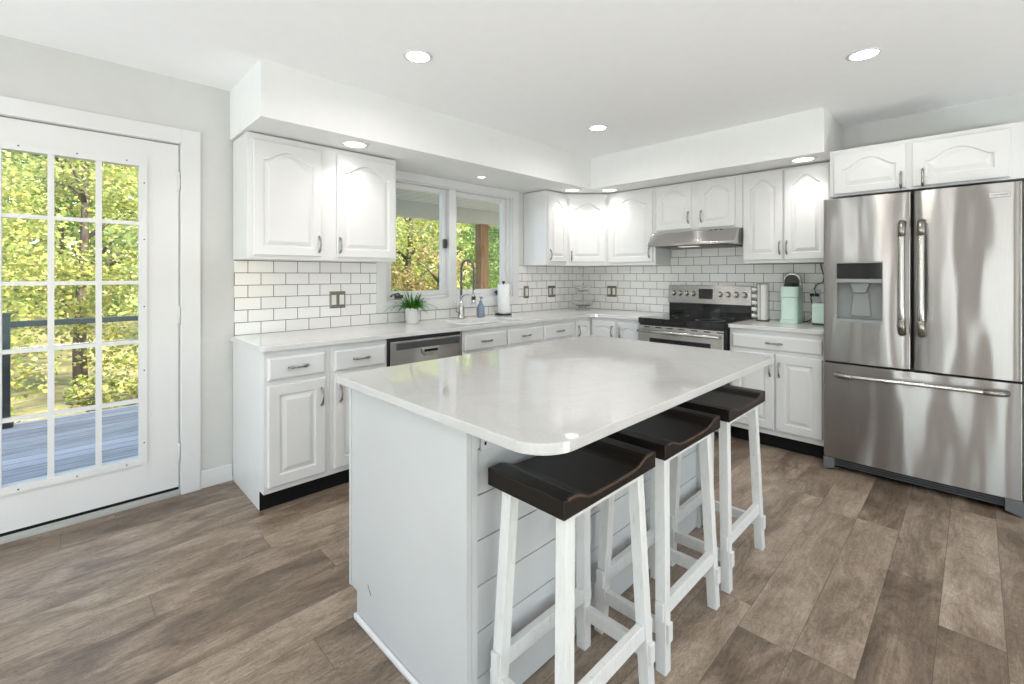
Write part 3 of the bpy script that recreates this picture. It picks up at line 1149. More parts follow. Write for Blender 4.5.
# backguard
obj('backguard', MB().box(X0 + 0.004, X1 - 0.004, -0.085, -0.02, 0.9, 1.03), M['blackglass'], r, bevel=0.003)
cp = obj('control_panel', MB().prism([(-0.098, 1.028), (-0.085, 1.20), (-0.02, 1.20), (-0.02, 1.028)], X0, X1, 'x'), M['steel_flat'], r, bevel=0.004)
dsp = MB().box(1.482, 1.608, -0.0975, -0.0895, 1.075, 1.168)
obj('display', dsp, M['blackglass'], cp)
for i, x in enumerate([1.232, 1.295, 1.360, 1.427, 1.675, 1.745, 1.815, 1.885]):
    kz = 1.122
    y = -0.0985 + (kz - 1.028) * 0.0756
    kn = MB()
    prof = [(0.026, 0.0), (0.026, 0.006), (0.021, 0.008), (0.019, 0.026), (0.015, 0.029)]
    kn.rings([[(x + q * math.cos(2 * PI * j / 18), y - t + 0.001, kz + q * math.sin(2 * PI * j / 18)) for j in range(18)] for q, t in prof], True)
    kn.box(x - 0.004, x + 0.004, y - 0.036, y - 0.027, kz - 0.019, kz + 0.019)
    obj('knob', kn, M['steel2'], cp)
# oven door: stainless frame, dark window, bar handle
OD = MB()
ox = [(X0 + 0.012, 0.165), (X1 - 0.012, 0.165), (X1 - 0.012, 0.855), (X0 + 0.012, 0.855)]
v_, f_ = holed(ox, [[(1.30, 0.28), (1.83, 0.28), (1.83, 0.745), (1.30, 0.745)]], -0.648, -0.69)
OD.add([(a, c_, b_) for a, b_, c_ in v_], f_)
od = obj('oven_door', OD, M['steel_flat'], r, bevel=0.004)
obj('window', MB().box(1.299, 1.831, -0.684, -0.652, 0.279, 0.746), M['blackglass'], od)
hd = MB().tube([(X0 + 0.03, -0.738, 0.808), (X1 - 0.03, -0.738, 0.808)], 0.0125, 14)
for x in (X0 + 0.055, X1 - 0.055):
    hd.bar((x, -0.69, 0.808), (x, -0.74, 0.808), 0.022, 0.03)
obj('handle', hd, M['steel2'], od)
for x in [1.25 + 0.105 * i for i in range(7)]:
    obj('vent', MB().box(x, x + 0.055, -0.6915, -0.69, 0.838, 0.845), M['black'], od)
obj('drawer', MB().box(X0 + 0.012, X1 - 0.012, -0.685, -0.646, 0.055, 0.158), M['steel_flat'], r, bevel=0.004)
for x in (X0 + 0.05, X1 - 0.05):
    for y in (-0.60, -0.08):
        obj('foot', MB().lathe((x, y, 0), [(0.02, 0), (0.02, 0.012), (0.012, 0.014), (0.012, 0.05)], 12), M['blackplastic'], r)

# ------------------------------------------------------------------ refrigerator
r = thing('refrigerator', (3.05, -0.4, 0), 'stainless French-door refrigerator with water dispenser and bottom freezer drawer', 'refrigerator')
obj('body', MB().box(2.604, 3.492, -0.655, -0.03, 0.035, 1.79), M['darkgrey'], r, bevel=0.004)


def skin(x0, x1, z0, z1, hole=None, yb=-0.66, yf=-0.742, bulge=0.012, vert=True):
    """door with a gently bowed front and rounded sides; hole = (x0,x1,z0,z1)"""
    xs = [x0, x0 + 0.004, x0 + 0.012] + [x0 + 0.012 + (x1 - x0 - 0.024) * i / 14 for i in range(1, 14)] + [x1 - 0.012, x1 - 0.004, x1]
    zs = [z0, z1]
    if hole:
        xs = sorted([x for x in xs if all(abs(x - h) > 0.012 for h in hole[:2])] + list(hole[:2]))
        zs = [z0, hole[2], hole[3], z1]

    def Y(x):
        t = (2 * x - x0 - x1) / (x1 - x0)
        y = yf + bulge * t * t
        q = min(x - x0, x1 - x)
        if q < 0.012:
            y += 0.012 * (1 - math.sqrt(max(0, 1 - (1 - q / 0.012) ** 2)))
        return y
    mb = MB()
    nx, nz = len(xs), len(zs)
    vs = [(x, Y(x), z) for z in zs for x in xs]
    fs = []
    for j in range(nz - 1):
        for i in range(nx - 1):
            if hole and j == 1 and xs[i] >= hole[0] - 1e-6 and xs[i + 1] <= hole[1] + 1e-6:
                continue
            fs.append((j * nx + i, j * nx + i + 1, (j + 1) * nx + i + 1, (j + 1) * nx + i))
    mb.add(vs, fs, True)
    # sides, top, bottom, back
    mb.add([(x0, Y(x0), z0), (x0, Y(x0), z1), (x0, yb, z1), (x0, yb, z0)], [(0, 1, 2, 3)])
    mb.add([(x1, Y(x1), z0), (x1, Y(x1), z1), (x1, yb, z1), (x1, yb, z0)], [(0, 1, 2, 3)])
    for z in (z0, z1):
        mb.add([(x, Y(x), z) for x in xs] + [(x1, yb, z), (x0, yb, z)], [tuple(range(nx + 2))])
    mb.add([(x0, yb, z0), (x1, yb, z0), (x1, yb, z1), (x0, yb, z1)], [(0, 1, 2, 3)])
    return mb


HX0, HX1, HZ0, HZ1 = 2.668, 2.914, 0.992, 1.384
ld = obj('door', skin(2.598, 3.0455, 0.728, 1.802, (HX0, HX1, HZ0, HZ1)), M['steel'], r)
rd = obj('door', skin(3.0565, 3.500, 0.728, 1.802), M['steel'], r)
dr = obj('freezer_drawer', skin(2.598, 3.500, 0.088, 0.714, bulge=0.016), M['steel'], r)
# dispenser
dp = MB()
for x0, x1, y0, y1, z0, z1 in [(HX0, HX0 + 0.006, -0.74, -0.672, HZ0, HZ1), (HX1 - 0.006, HX1, -0.74, -0.672, HZ0, HZ1), (HX0 + 0.006, HX1 - 0.006, -0.672, -0.667, HZ0, HZ1),
                               (HX0 + 0.006, HX1 - 0.006, -0.742, -0.672, HZ0, HZ0 + 0.02), (HX0 + 0.006, HX1 - 0.006, -0.742, -0.672, 1.375, HZ1)]:
    dp.box(x0, x1, y0, y1, z0, z1)
dsp = obj('dispenser', dp, M['grey'], ld)
obj('control_display', MB().box(HX0 + 0.007, HX1 - 0.007, -0.744, -0.70, 1.275, 1.3745), M['blackglass'], ld, bevel=0.003)
obj('shelf', MB().box(HX0 + 0.004, HX1 - 0.004, -0.752, -0.70, 1.248, 1.274), M['grey'], ld, bevel=0.004)
sp = MB().prism([(2.742, 1.247), (2.846, 1.247), (2.826, 1.185), (2.762, 1.185)], -0.725, -0.68, 'y')
sp.prism([(2.755, 1.184), (2.835, 1.184), (2.85, 1.03), (2.74, 1.03)], -0.690, -0.682, 'y')
obj('spout', sp, M['grey'], ld, bevel=0.004)
# handles
for x, d in ((3.006, ld), (3.094, rd)):
    pts, rad = [], []
    for i in range(17):
        t = i / 16
        pts.append((x, -0.752 - 0.040 * min(1, math.sin(PI * t) * 2.2), 0.945 + 0.67 * t))
        rad.append(0.0155 + 0.003 * abs(2 * t - 1) ** 3)
    hm = MB().tube(pts, rad, 12)
    h = obj('handle', hm, M['steel2'], d)
    for t0 in (0.0, 1.0):
        z = 0.945 + 0.67 * t0
        s_ = 1 if t0 == 0 else -1
        ends = MB().tube([(x, -0.742, z + s_ * 0.002), (x, -0.762, z + s_ * 0.002), (x, -0.785, z + s_ * 0.03), (x, -0.793, z + s_ * 0.085)], [0.019, 0.0198, 0.0192, 0.0172], 12)
        obj('end_cap', ends, M['nickel'], h)
pts, rad = [], []
for i in range(21):
    t = i / 20
    pts.append((2.672 + 0.766 * t, -0.752 - 0.038 * min(1, math.sin(PI * t) * 3), 0.645 + 0.012 * t))
    rad.append(0.0125 + 0.004 * abs(2 * t - 1) ** 4)
h = obj('handle', MB().tube(pts, rad, 12), M['steel2'], dr)
for x, s_ in ((2.672, 1), (3.438, -1)):
    z = 0.645 if s_ > 0 else 0.657
    ends = MB().tube([(x, -0.742, z), (x + s_ * 0.004, -0.762, z), (x + s_ * 0.03, -0.785, z), (x + s_ * 0.09, -0.791, z + s_ * 0.001)], [0.0165, 0.0175, 0.0165, 0.0145], 12)
    obj('end_cap', ends, M['nickel'], h)
bd = obj('badge', MB().box(3.372, 3.452, -0.7445, -0.732, 1.722, 1.752), M['steel2'], rd, bevel=0.002)
lt = MB()
for i in range(8):
    lt.box(3.379 + i * 0.0085, 3.3845 + i * 0.0085, -0.7452, -0.7446, 1.734, 1.741)
obj('lettering', lt, M['grey'], bd)
# grille and feet
gr = MB().box(2.66, 3.43, -0.70, -0.66, 0.03, 0.082)
obj('toe_grille', gr, M['darkgrey'], r)
gl_ = MB()
for i in range(3):
    gl_.box(2.665, 3.425, -0.7018, -0.7003, 0.04 + i * 0.014, 0.046 + i * 0.014)
obj('louver', gl_, M['blackplastic'], r)
for x0, x1, q in ((2.598, 2.659, 2.69), (3.431, 3.50, 3.40)):
    ft = MB().prism([(x0, 0.085), (x1, 0.085), (x1, 0.02), (x0, 0.0)] if x0 < 3 else [(x0, 0.085), (x1, 0.085), (x1, 0.0), (x0, 0.02)], -0.735, -0.64, 'y')
    obj('foot', ft, M['midgrey'], r, bevel=0.004)

# ------------------------------------------------------------------ island
IX0, IX1, IY0, IY1 = 1.605, 2.314, -3.585, -2.015
r = thing('kitchen_island', (1.97, -2.8, 0), 'white kitchen island with plain end panel and shiplap seating side', 'island')
m = MB()
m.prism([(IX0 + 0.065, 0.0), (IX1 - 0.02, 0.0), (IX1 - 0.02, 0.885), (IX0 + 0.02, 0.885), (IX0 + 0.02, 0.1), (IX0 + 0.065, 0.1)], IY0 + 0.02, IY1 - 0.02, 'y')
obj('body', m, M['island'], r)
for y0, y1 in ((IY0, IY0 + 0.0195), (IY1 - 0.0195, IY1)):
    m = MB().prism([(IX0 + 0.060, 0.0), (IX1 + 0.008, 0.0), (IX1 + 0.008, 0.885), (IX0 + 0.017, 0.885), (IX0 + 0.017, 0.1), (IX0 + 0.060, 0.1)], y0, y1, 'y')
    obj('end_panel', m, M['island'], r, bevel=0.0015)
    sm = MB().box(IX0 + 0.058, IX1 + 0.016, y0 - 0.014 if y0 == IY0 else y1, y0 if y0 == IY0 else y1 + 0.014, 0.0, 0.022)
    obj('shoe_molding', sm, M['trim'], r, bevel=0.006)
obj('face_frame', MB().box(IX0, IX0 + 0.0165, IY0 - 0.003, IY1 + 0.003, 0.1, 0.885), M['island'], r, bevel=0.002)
FI = Frame((IX0, 0, 0), (0, -1, 0), (-1, 0, 0))
for i in range(4):
    u0 = 2.04 + i * 0.385
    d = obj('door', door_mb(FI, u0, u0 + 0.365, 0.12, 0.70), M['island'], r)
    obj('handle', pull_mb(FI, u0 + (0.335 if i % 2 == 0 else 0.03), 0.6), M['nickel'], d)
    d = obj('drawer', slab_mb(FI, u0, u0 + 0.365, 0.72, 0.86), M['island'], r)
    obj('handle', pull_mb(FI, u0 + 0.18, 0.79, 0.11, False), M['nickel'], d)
for y0 in (IY0 + 0.02, IY1 - 0.042):
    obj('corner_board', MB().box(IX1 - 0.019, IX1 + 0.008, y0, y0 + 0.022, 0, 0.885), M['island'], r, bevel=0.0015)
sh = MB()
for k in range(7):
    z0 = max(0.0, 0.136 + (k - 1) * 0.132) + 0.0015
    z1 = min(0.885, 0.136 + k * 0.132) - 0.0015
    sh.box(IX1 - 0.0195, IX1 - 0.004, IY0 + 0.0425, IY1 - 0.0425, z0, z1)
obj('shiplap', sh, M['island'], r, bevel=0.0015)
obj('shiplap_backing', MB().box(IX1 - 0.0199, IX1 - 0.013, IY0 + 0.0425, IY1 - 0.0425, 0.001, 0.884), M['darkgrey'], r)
# cord-sized scuff on the end panel
sc_ = MB().tube([(1.752, IY0 - 0.0004, 0.165), (1.775, IY0 - 0.0004, 0.135)], [0.0009, 0.0016], 5)
obj('scuff', sc_, M['darkgrey'], r)
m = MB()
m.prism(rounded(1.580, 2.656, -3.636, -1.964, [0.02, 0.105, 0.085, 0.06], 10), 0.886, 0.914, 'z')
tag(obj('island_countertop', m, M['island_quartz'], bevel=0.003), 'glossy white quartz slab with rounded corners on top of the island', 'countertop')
r = thing('power_outlet', (IX1, -3.50, 0.80), 'white power outlet plate on the island shiplap above the nearest stool', 'outlet', 'power outlets')
obj('plate', MB().box(IX1 - 0.0038, IX1 + 0.004, -3.525, -3.415, 0.790, 0.862), M['island'], r, bevel=0.002)  # plate coloured darker than its white for the shade under the counter
sl_ = MB()
for y in (-3.500, -3.445):
    sl_.box(IX1 + 0.004, IX1 + 0.0048, y - 0.014, y - 0.007, 0.806, 0.816).box(IX1 + 0.004, IX1 + 0.0048, y - 0.014, y - 0.007, 0.832, 0.842).box(IX1 + 0.004, IX1 + 0.0048, y + 0.005, y + 0.014, 0.818, 0.830)
obj('slot', sl_, M['black'], r)

# ------------------------------------------------------------------ bar stools
ST_Z = 0.748


def make_stool(cx, cy, label):
    r = thing('bar_stool', (cx, cy, 0), label, 'stool', 'saddle-seat bar stools at the island')
    hx, hy = 0.14, 0.2275
    prof = []
    n = 28
    for i in range(n + 1):
        t = -1 + 2 * i / n
        a = abs(t)
        if a > 0.80:
            d = 0.0
        elif a > 0.50:
            q = (0.80 - a) / 0.30
            d = 0.021 * (q * q * (3 - 2 * q))
        else:
            d = 0.021 + 0.003 * (1 - (a / 0.5) ** 2)
        prof.append((cy + t * hy, ST_Z - d))
    bot = [(cy + hy, ST_Z - 0.050), (cy - hy, ST_Z - 0.050)]
    seat = obj('seat', MB().prism(prof + bot, cx - hx, cx + hx, 'x'), M['seat'], r, bevel=0.003)
    # brown wear line along the two saddle edges
    for s in (1, -1):
        ed = MB()
        ring = []
        for (y, z) in prof[1:-1]:
            ring.append([(cx + s * (hx + 0.0004), y, z - 0.0065), (cx + s * (hx + 0.0004), y, z - 0.0015), (cx + s * (hx - 0.0020), y, z + 0.0006), (cx + s * (hx - 0.006), y, z + 0.0004)])
        ed.rings(ring, False, True, True)
        obj('edge_wear', ed, M['wornedge'], seat)
    zt = ST_Z - 0.0505
    tx, ty, bx, by = 0.100, 0.172, 0.122, 0.207
    legs = {}
    for sx in (1, -1):
        for sy in (1, -1):
            top = Vector((cx + sx * tx, cy + sy * ty, zt))
            bt_ = Vector((cx + sx * bx, cy + sy * by, 0.0))
            m = MB()
            q = 0.018
            cs = [(-q, -q), (q, -q), (q, q), (-q, q)]
            m.rings([[(bt_.x + a, bt_.y + b, 0) for a, b in cs], [(top.x + a, top.y + b, zt) for a, b in cs]], False)

            def at(z, top=top, bt_=bt_):
                return bt_ + (top - bt_) * (z / zt)
            legs[(sx, sy)] = at
            lg = obj('leg', m, M['whitewood'], r, bevel=0.002)
            p = at(0.195)
            tn = MB().box(p.x - 0.014, p.x + 0.014, p.y + sy * 0.0175, p.y + sy * 0.028, 0.166, 0.226)
            p = at(0.130)
            tn.box(p.x + sx * 0.0175, p.x + sx * 0.028, p.y - 0.014, p.y + 0.014, 0.101, 0.161)
            obj('tenon', tn, M['whitewood'], lg, bevel=0.0015)
    for sx in (1, -1):
        a, b = legs[(sx, -1)](0.197), legs[(sx, 1)](0.197)
        obj('stretcher', MB().bar(a + Vector((0, 0.0165, 0)), b - Vector((0, 0.0165, 0)), 0.048, 0.024), M['whitewood'], r, bevel=0.002)
    for sy in (1, -1):
        a, b = legs[(-1, sy)](0.131), legs[(1, sy)](0.131)
        obj('stretcher', MB().bar(a + Vector((0.0165, 0, 0)), b - Vector((0.0165, 0, 0)), 0.045, 0.022), M['whitewood'], r, bevel=0.002)
    ap = MB()
    for sx in (1, -1):
        ap.box(cx + sx * (tx + 0.016), cx + sx * (tx - 0.002), cy - ty + 0.0165, cy + ty - 0.0165, zt - 0.026, zt)
    for sy in (1, -1):
        ap.box(cx - tx + 0.0165, cx + tx - 0.0165, cy + sy * (ty + 0.016), cy + sy * (ty - 0.002), zt - 0.026, zt)
    obj('apron', ap, M['whitewood'], r)
    return r


s1 = make_stool(2.475, -3.290, 'bar stool nearest the rounded counter corner, dark saddle seat on worn white legs')
copy_thing(s1, (2.475, -2.772, 0), 'middle bar stool of the three along the island')
copy_thing(s1, (2.475, -2.225, 0), 'bar stool at the stove end of the island, its whole seat front in view')

# ------------------------------------------------------------------ counter things
# faucet
fx, fy = 0.112, -1.85
r = thing('faucet', (fx, fy, 0.914), 'tall spring-coil pull-down faucet standing behind the sink', 'faucet')
obj('base', MB().lathe((fx, fy, 0.9145), [(0.034, 0), (0.034, 0.006), (0.029, 0.010), (0.029, 0.095), (0.024, 0.11), (0.016, 0.125), (0.013, 0.20)], 20), M['steel2'], r)
path = [(fx, fy, 1.11)]
for i in range(15):
    a = PI - PI * i / 14
    path.append((fx + 0.085 + 0.085 * math.cos(a), fy, 1.345 + 0.085 * math.sin(a)))
path.append((fx + 0.17, fy, 1.17))
obj('hose', MB().tube(path, 0.0075, 8), M['darkgrey'], r)
# coil
dense = []
for i in range(len(path) - 1):
    p, q = Vector(path[i]), Vector(path[i + 1])
    k = max(1, int((q - p).length / 0.004))
    dense += [p + (q - p) * (j / k) for j in range(k)]
coil = []
L_ = 0.0
for i in range(len(dense) - 1):
    t = (dense[i + 1] - dense[i]).normalized()
    b_ = Vector((0, 1, 0))
    n_ = t.cross(b_).normalized()
    for sub in range(4):
        p = dense[i] + (dense[i + 1] - dense[i]) * (sub / 4)
        L_ += (dense[i + 1] - dense[i]).length / 4
        a = 2 * PI * L_ / 0.008
        coil.append(p + (n_ * math.cos(a) + b_ * math.sin(a)) * 0.0105)
obj('spring_coil', MB().tube(coil, 0.0026, 5), M['nickel'], r)
obj('spray_head', MB().lathe((fx + 0.17, fy, 1.045), [(0.016, 0), (0.018, 0.01), (0.018, 0.06), (0.013, 0.075), (0.011, 0.13)], 16), M['steel2'], r)
obj('grip', MB().lathe((fx + 0.17, fy, 1.085), [(0.0186, 0), (0.0188, 0.03)], 16), M['blackplastic'], r)
obj('support_arm', MB().tube([(fx, fy, 1.105), (fx + 0.06, fy, 1.125), (fx + 0.155, fy, 1.125)], 0.006, 8).lathe((fx, fy, 1.09), [(0.014, 0), (0.014, 0.03)], 14), M['steel2'], r)
obj('lever', MB().tube([(fx, fy - 0.02, 0.985), (fx, fy - 0.05, 0.985)], 0.017, 14).tube([(fx, fy - 0.045, 0.99), (fx + 0.005, fy - 0.062, 1.03), (fx + 0.01, fy - 0.070, 1.08)], [0.006, 0.005, 0.006], 8), M['steel2'], r)
# soap dispenser
r = thing('soap_dispenser', (0.165, -1.668, 0.914), 'blue-grey soap pump bottle beside the faucet', 'soap dispenser')
obj('bottle', MB().lathe((0.165, -1.668, 0.9145), [(0.028, 0), (0.034, 0.006), (0.035, 0.03), (0.034, 0.085), (0.030, 0.105), (0.020, 0.122), (0.014, 0.130)], 24), M['soap'], r)
obj('pump', MB().lathe((0.165, -1.668, 1.045), [(0.015, 0), (0.015, 0.018), (0.006, 0.02), (0.006, 0.045), (0.012, 0.046), (0.012, 0.056)], 16).tube([(0.165, -1.668, 1.096), (0.195, -1.675, 1.096), (0.205, -1.678, 1.088)], 0.005, 8), M['soap'], r)
# paper towel
px, py_ = 0.115, -1.335
r = thing('paper_towel_holder', (px, py_, 0.914), 'black countertop paper towel stand with dark round base', 'paper towel holder')
obj('base', MB().lathe((px, py_, 0.9145), [(0.08, 0), (0.084, 0.006), (0.08, 0.013)], 28), M['blackplastic'], r)
obj('rod', MB().lathe((px, py_, 0.9275), [(0.006, 0), (0.006, 0.29), (0.012, 0.292), (0.015, 0.30), (0.012, 0.312)], 14), M['blackplastic'], r)
m = MB()
n = 32
rings = []
for q, z in [(0.020, 0.929), (0.058, 0.929), (0.058, 1.207), (0.020, 1.207), (0.020, 0.929)]:
    rings.append([(px + q * math.cos(2 * PI * i / n), py_ + q * math.sin(2 * PI * i / n), z) for i in range(n)])
m.rings(rings, True, False, False)
tag(obj('paper_towel_roll', m, M['paper'], bevel=0.003), 'white paper towel roll standing on its holder right of the sink', 'paper towel')
# plant
random.seed(5)
bx_, by_ = 0.165, -2.385
r = thing('potted_grass', (bx_, by_, 0.914), 'green grassy plant in a white pot on the counter under the window', 'plant')
obj('pot', MB().lathe((bx_, by_, 0.9145), [(0.046, 0), (0.049, 0.004), (0.057, 0.118), (0.059, 0.125), (0.053, 0.125), (0.051, 0.105)], 28), M['ceramic'], r)
obj('soil', MB().lathe((bx_, by_, 1.015), [(0.050, 0), (0.050, 0.004)], 20), M['bark'], r)
m = MB()
for i in range(230):
    a = random.uniform(0, 2 * PI)
    q = random.uniform(0, 0.045)
    lean = random.uniform(0.12, 1.0) ** 0.7
    ln = random.uniform(0.15, 0.30)
    px0, py0 = bx_ + q * math.cos(a), by_ + q * math.sin(a)
    pts = []
    for k in range(6):
        t = k / 5
        out = ln * lean * t * 0.95
        up = ln * (t * (0.85 - 0.15 * lean) - 0.85 * lean * t * t)
        x = px0 + out * math.cos(a)
        pts.append(Vector((max(0.03, x), py0 + out * math.sin(a), 1.02 + up)))
    w_ = random.uniform(0.003, 0.0055)
    side = Vector((-math.sin(a), math.cos(a), 0))
    vs_ = []
    for k, p in enumerate(pts):
        ww = w_ * (1 - (k / 5) ** 2 * 0.9)
        vs_ += [p - side * ww, p + side * ww]
    m.add([tuple(v) for v in vs_], [(2 * k, 2 * k + 1, 2 * k + 3, 2 * k + 2) for k in range(5)], True)
o = obj('foliage', m, M['grass_leaf'], r)
# two-tier glass stand in the corner
tx_, ty_ = 0.29, -0.30
r = thing('tiered_stand', (tx_, ty_, 0.914), 'two-tier clear glass tray stand in the tiled counter corner', 'tray')
obj('pedestal', MB().lathe((tx_, ty_, 0.9145), [(0.075, 0), (0.078, 0.004), (0.045, 0.02), (0.04, 0.053)], 24), M['acrylic'], r)
for z, q in ((0.968, 0.125), (1.125, 0.092)):
    tr_ = obj('tray', MB().lathe((tx_, ty_, z), [(q * 0.55, 0.0), (q * 0.85, 0.018), (q, 0.05), (q * 0.97, 0.052), (q * 0.82, 0.022), (q * 0.55, 0.006)], 28), M['acrylic'], r)
    obj('rim', MB().lathe((tx_, ty_, z - 0.006), [(q * 0.62, 0), (q * 0.62, 0.0055)], 28), M['darkgrey'], tr_)
obj('rod', MB().lathe((tx_, ty_, 0.975), [(0.006, 0), (0.006, 0.30), (0.011, 0.31), (0.008, 0.33)], 12), M['acrylic'], r)
# pod carousel
qx, qy = 2.062, -0.19
r = thing('pod_tower', (qx, qy, 0.914), 'tall white canister tower in a black wire frame beside the stove', 'canister')
obj('canister', MB().lathe((qx, qy, 0.9225), [(0.036, 0), (0.037, 0.004), (0.037, 0.29), (0.035, 0.296)], 24), M['ceramic'], r)
m = MB().lathe((qx, qy, 0.9145), [(0.052, 0), (0.052, 0.007)], 24)
for a in (0.3, 1.9, 3.3, 4.6):
    m.tube([(qx + 0.047 * math.cos(a), qy + 0.047 * math.sin(a), 0.92), (qx + 0.047 * math.cos(a), qy + 0.047 * math.sin(a), 1.225)], 0.0022, 6)
ringp = [(qx + 0.047 * math.cos(2 * PI * i / 24), qy + 0.047 * math.sin(2 * PI * i / 24), 1.225) for i in range(25)]
m.tube(ringp, 0.0025, 6)
obj('wire_frame', m, M['blackmetal'], r)
m = MB()
for k in range(5):
    z = 0.955 + k * 0.055
    m.tube([(qx - 0.040, qy - 0.022, z), (qx - 0.075, qy - 0.03, z)], [0.013, 0.018], 12)
obj('pod', m, M['plastic'], r)
# coffee maker
kx0, kx1, ky0, ky1 = 2.212, 2.335, -0.265, -0.085
kc = (kx0 + kx1) / 2
r = thing('coffee_maker', (kc, -0.18, 0.914), 'mint green pod coffee maker with its dark lid open, beside the refrigerator', 'coffee maker')


def rprism(x0, x1, y0, y1, z0, z1, q, dz=0):
    return MB().prism(rounded(x0, x1, y0, y1, q, 6), z0, z1, 'z')


obj('base', rprism(kx0 - 0.004, kx1 + 0.004, ky0 - 0.012, ky1, 0.9145, 0.944, 0.03), M['mint'], r, bevel=0.004)
obj('body', rprism(kx0, kx1, ky0, ky1, 0.9445, 1.120, 0.03), M['mint'], r, bevel=0.003)
obj('head', rprism(kx0 - 0.003, kx1 + 0.003, ky0 - 0.008, ky1 + 0.003, 1.1205, 1.205, 0.032), M['mint'], r, bevel=0.006)


def arch(hw, z0, z1, n=14):
    p = [(kc - hw, z0)]
    zc = z1 - hw
    for i in range(n + 1):
        a = PI - PI * i / n
        p.append((kc + hw * math.cos(a), zc + hw * math.sin(a)))
    p.append((kc + hw, z0))
    return p


lid = obj('lid', MB().prism(arch(0.064, 1.2055, 1.318), -0.165, -0.105, 'y'), M['steel2'], r, bevel=0.008)
obj('lid_interior', MB().prism(arch(0.052, 1.207, 1.300), -0.185, -0.1655, 'y'), M['blackplastic'], lid, bevel=0.004)
m = MB().lathe((kc, -0.225, 1.2055), [(0.045, 0), (0.045, 0.018), (0.03, 0.028)], 20)
obj('pod_holder', m, M['blackplastic'], r)
# toaster, mostly behind the refrigerator
r = thing('toaster', (2.53, -0.19, 0.914), 'mint green countertop appliance partly hidden behind the refrigerator', 'toaster')
m = MB().prism([(y, z) for y, z in rounded(-0.27, -0.11, 0.928, 1.085, [0.01, 0.01, 0.03, 0.03], 5)], 2.432, 2.586, 'x')
obj('body', m, M['mint'], r, bevel=0.006)
obj('base', MB().box(2.434, 2.584, -0.262, -0.118, 0.9145, 0.9275), M['blackplastic'], r)
obj('slot', MB().box(2.46, 2.575, -0.215, -0.165, 1.0855, 1.0865), M['black'], r)
obj('lever', MB().box(2.414, 2.4315, -0.205, -0.175, 0.985, 1.0), M['steel2'], r, bevel=0.002)

# outlets and switches
def plate(name, F, u0, u1, z0, z1, n, label, matp, matk, cat, group):
    r = thing(name, F((u0 + u1) / 2, 0, z0), label, cat, group)
    m = MB()
    m.rings([[F(u0, 0.0002, z0), F(u1, 0.0002, z0), F(u1, 0.0002, z1), F(u0, 0.0002, z1)],
             [F(u0, 0.003, z0), F(u1, 0.003, z0), F(u1, 0.003, z1), F(u0, 0.003, z1)],
             [F(u0 + 0.006, 0.007, z0 + 0.006), F(u1 - 0.006, 0.007, z0 + 0.006), F(u1 - 0.006, 0.007, z1 - 0.006), F(u0 + 0.006, 0.007, z1 - 0.006)]], False)
    obj('plate', m, matp, r)
    wd = (u1 - u0) / n
    for i in range(n):
        c_ = u0 + wd * (i + 0.5)
        m = MB()
        q = min(0.017, wd * 0.32)
        m.rings([[F(c_ - q, 0.0065, z0 + 0.026), F(c_ + q, 0.0065, z0 + 0.026), F(c_ + q, 0.0065, z1 - 0.026), F(c_ - q, 0.0065, z1 - 0.026)],
                 [F(c_ - q, 0.010, z0 + 0.026), F(c_ + q, 0.010, z0 + 0.026), F(c_ + q, 0.0088, z1 - 0.026), F(c_ - q, 0.0088, z1 - 0.026)]], False)
        obj('rocker' if cat == 'switch' else 'socket', m, matk, r)
    return r


TFA = Frame((0.008, 0, 0), (0, 1, 0), (1, 0, 0))
TFB = Frame((0, -0.008, 0), (1, 0, 0), (0, -1, 0))
plate('light_switch', TFA, -2.985, -2.866, 1.055, 1.178, 2, 'double rocker switch in a pewter plate left of the window', M['bronze'], M['switch'], 'switch', 'pewter wall plates')
plate('light_switch', TFA, -0.945, -0.868, 1.055, 1.182, 1, 'single pewter switch plate on the tile just right of the window', M['bronze'], M['switch'], 'switch', 'pewter wall plates')
plate('light_switch', TFA, -0.557, -0.435, 1.055, 1.178, 2, 'double pewter switch plate left of the tiled corner', M['bronze'], M['switch'], 'switch', 'pewter wall plates')
plate('light_switch', TFB, 0.410, 0.532, 1.055, 1.176, 2, 'double pewter switch plate on the stove wall near the corner', M['bronze'], M['switch'], 'switch', 'pewter wall plates')
po = plate('power_outlet', TFB, 2.362, 2.44, 1.062, 1.182, 1, 'white power outlet with black plugs behind the coffee maker', M['plastic'], M['plastic'], 'outlet', 'power outlets')
# cords
m = MB()
m.box(2.37, 2.396, -0.045, -0.0185, 1.125, 1.148)
m.tube([(2.383, -0.04, 1.136), (2.384, -0.075, 1.11), (2.40, -0.08, 1.04), (2.405, -0.085, 0.975), (2.385, -0.09, 0.935), (2.352, -0.10, 0.9215), (2.342, -0.12, 0.921)], 0.004, 8)
tag(obj('appliance_cable', m, M['blackplastic']), 'black cord curving from the outlet down behind the coffee maker', 'cord', 'black power cords')
m = MB()
m.box(2.404, 2.43, -0.045, -0.0185, 1.125, 1.148)
m.tube([(2.417, -0.04, 1.137), (2.412, -0.055, 1.16), (2.40, -0.04, 1.19), (2.42, -0.03, 1.225), (2.455, -0.02, 1.238), (2.462, -0.015, 1.29), (2.448, -0.015, 1.34), (2.44, -0.03, 1.392)], 0.0035, 8)
tag(obj('appliance_cable', m, M['blackplastic']), 'black cord hanging from under the wall cabinet to the outlet', 'cord', 'black power cords')

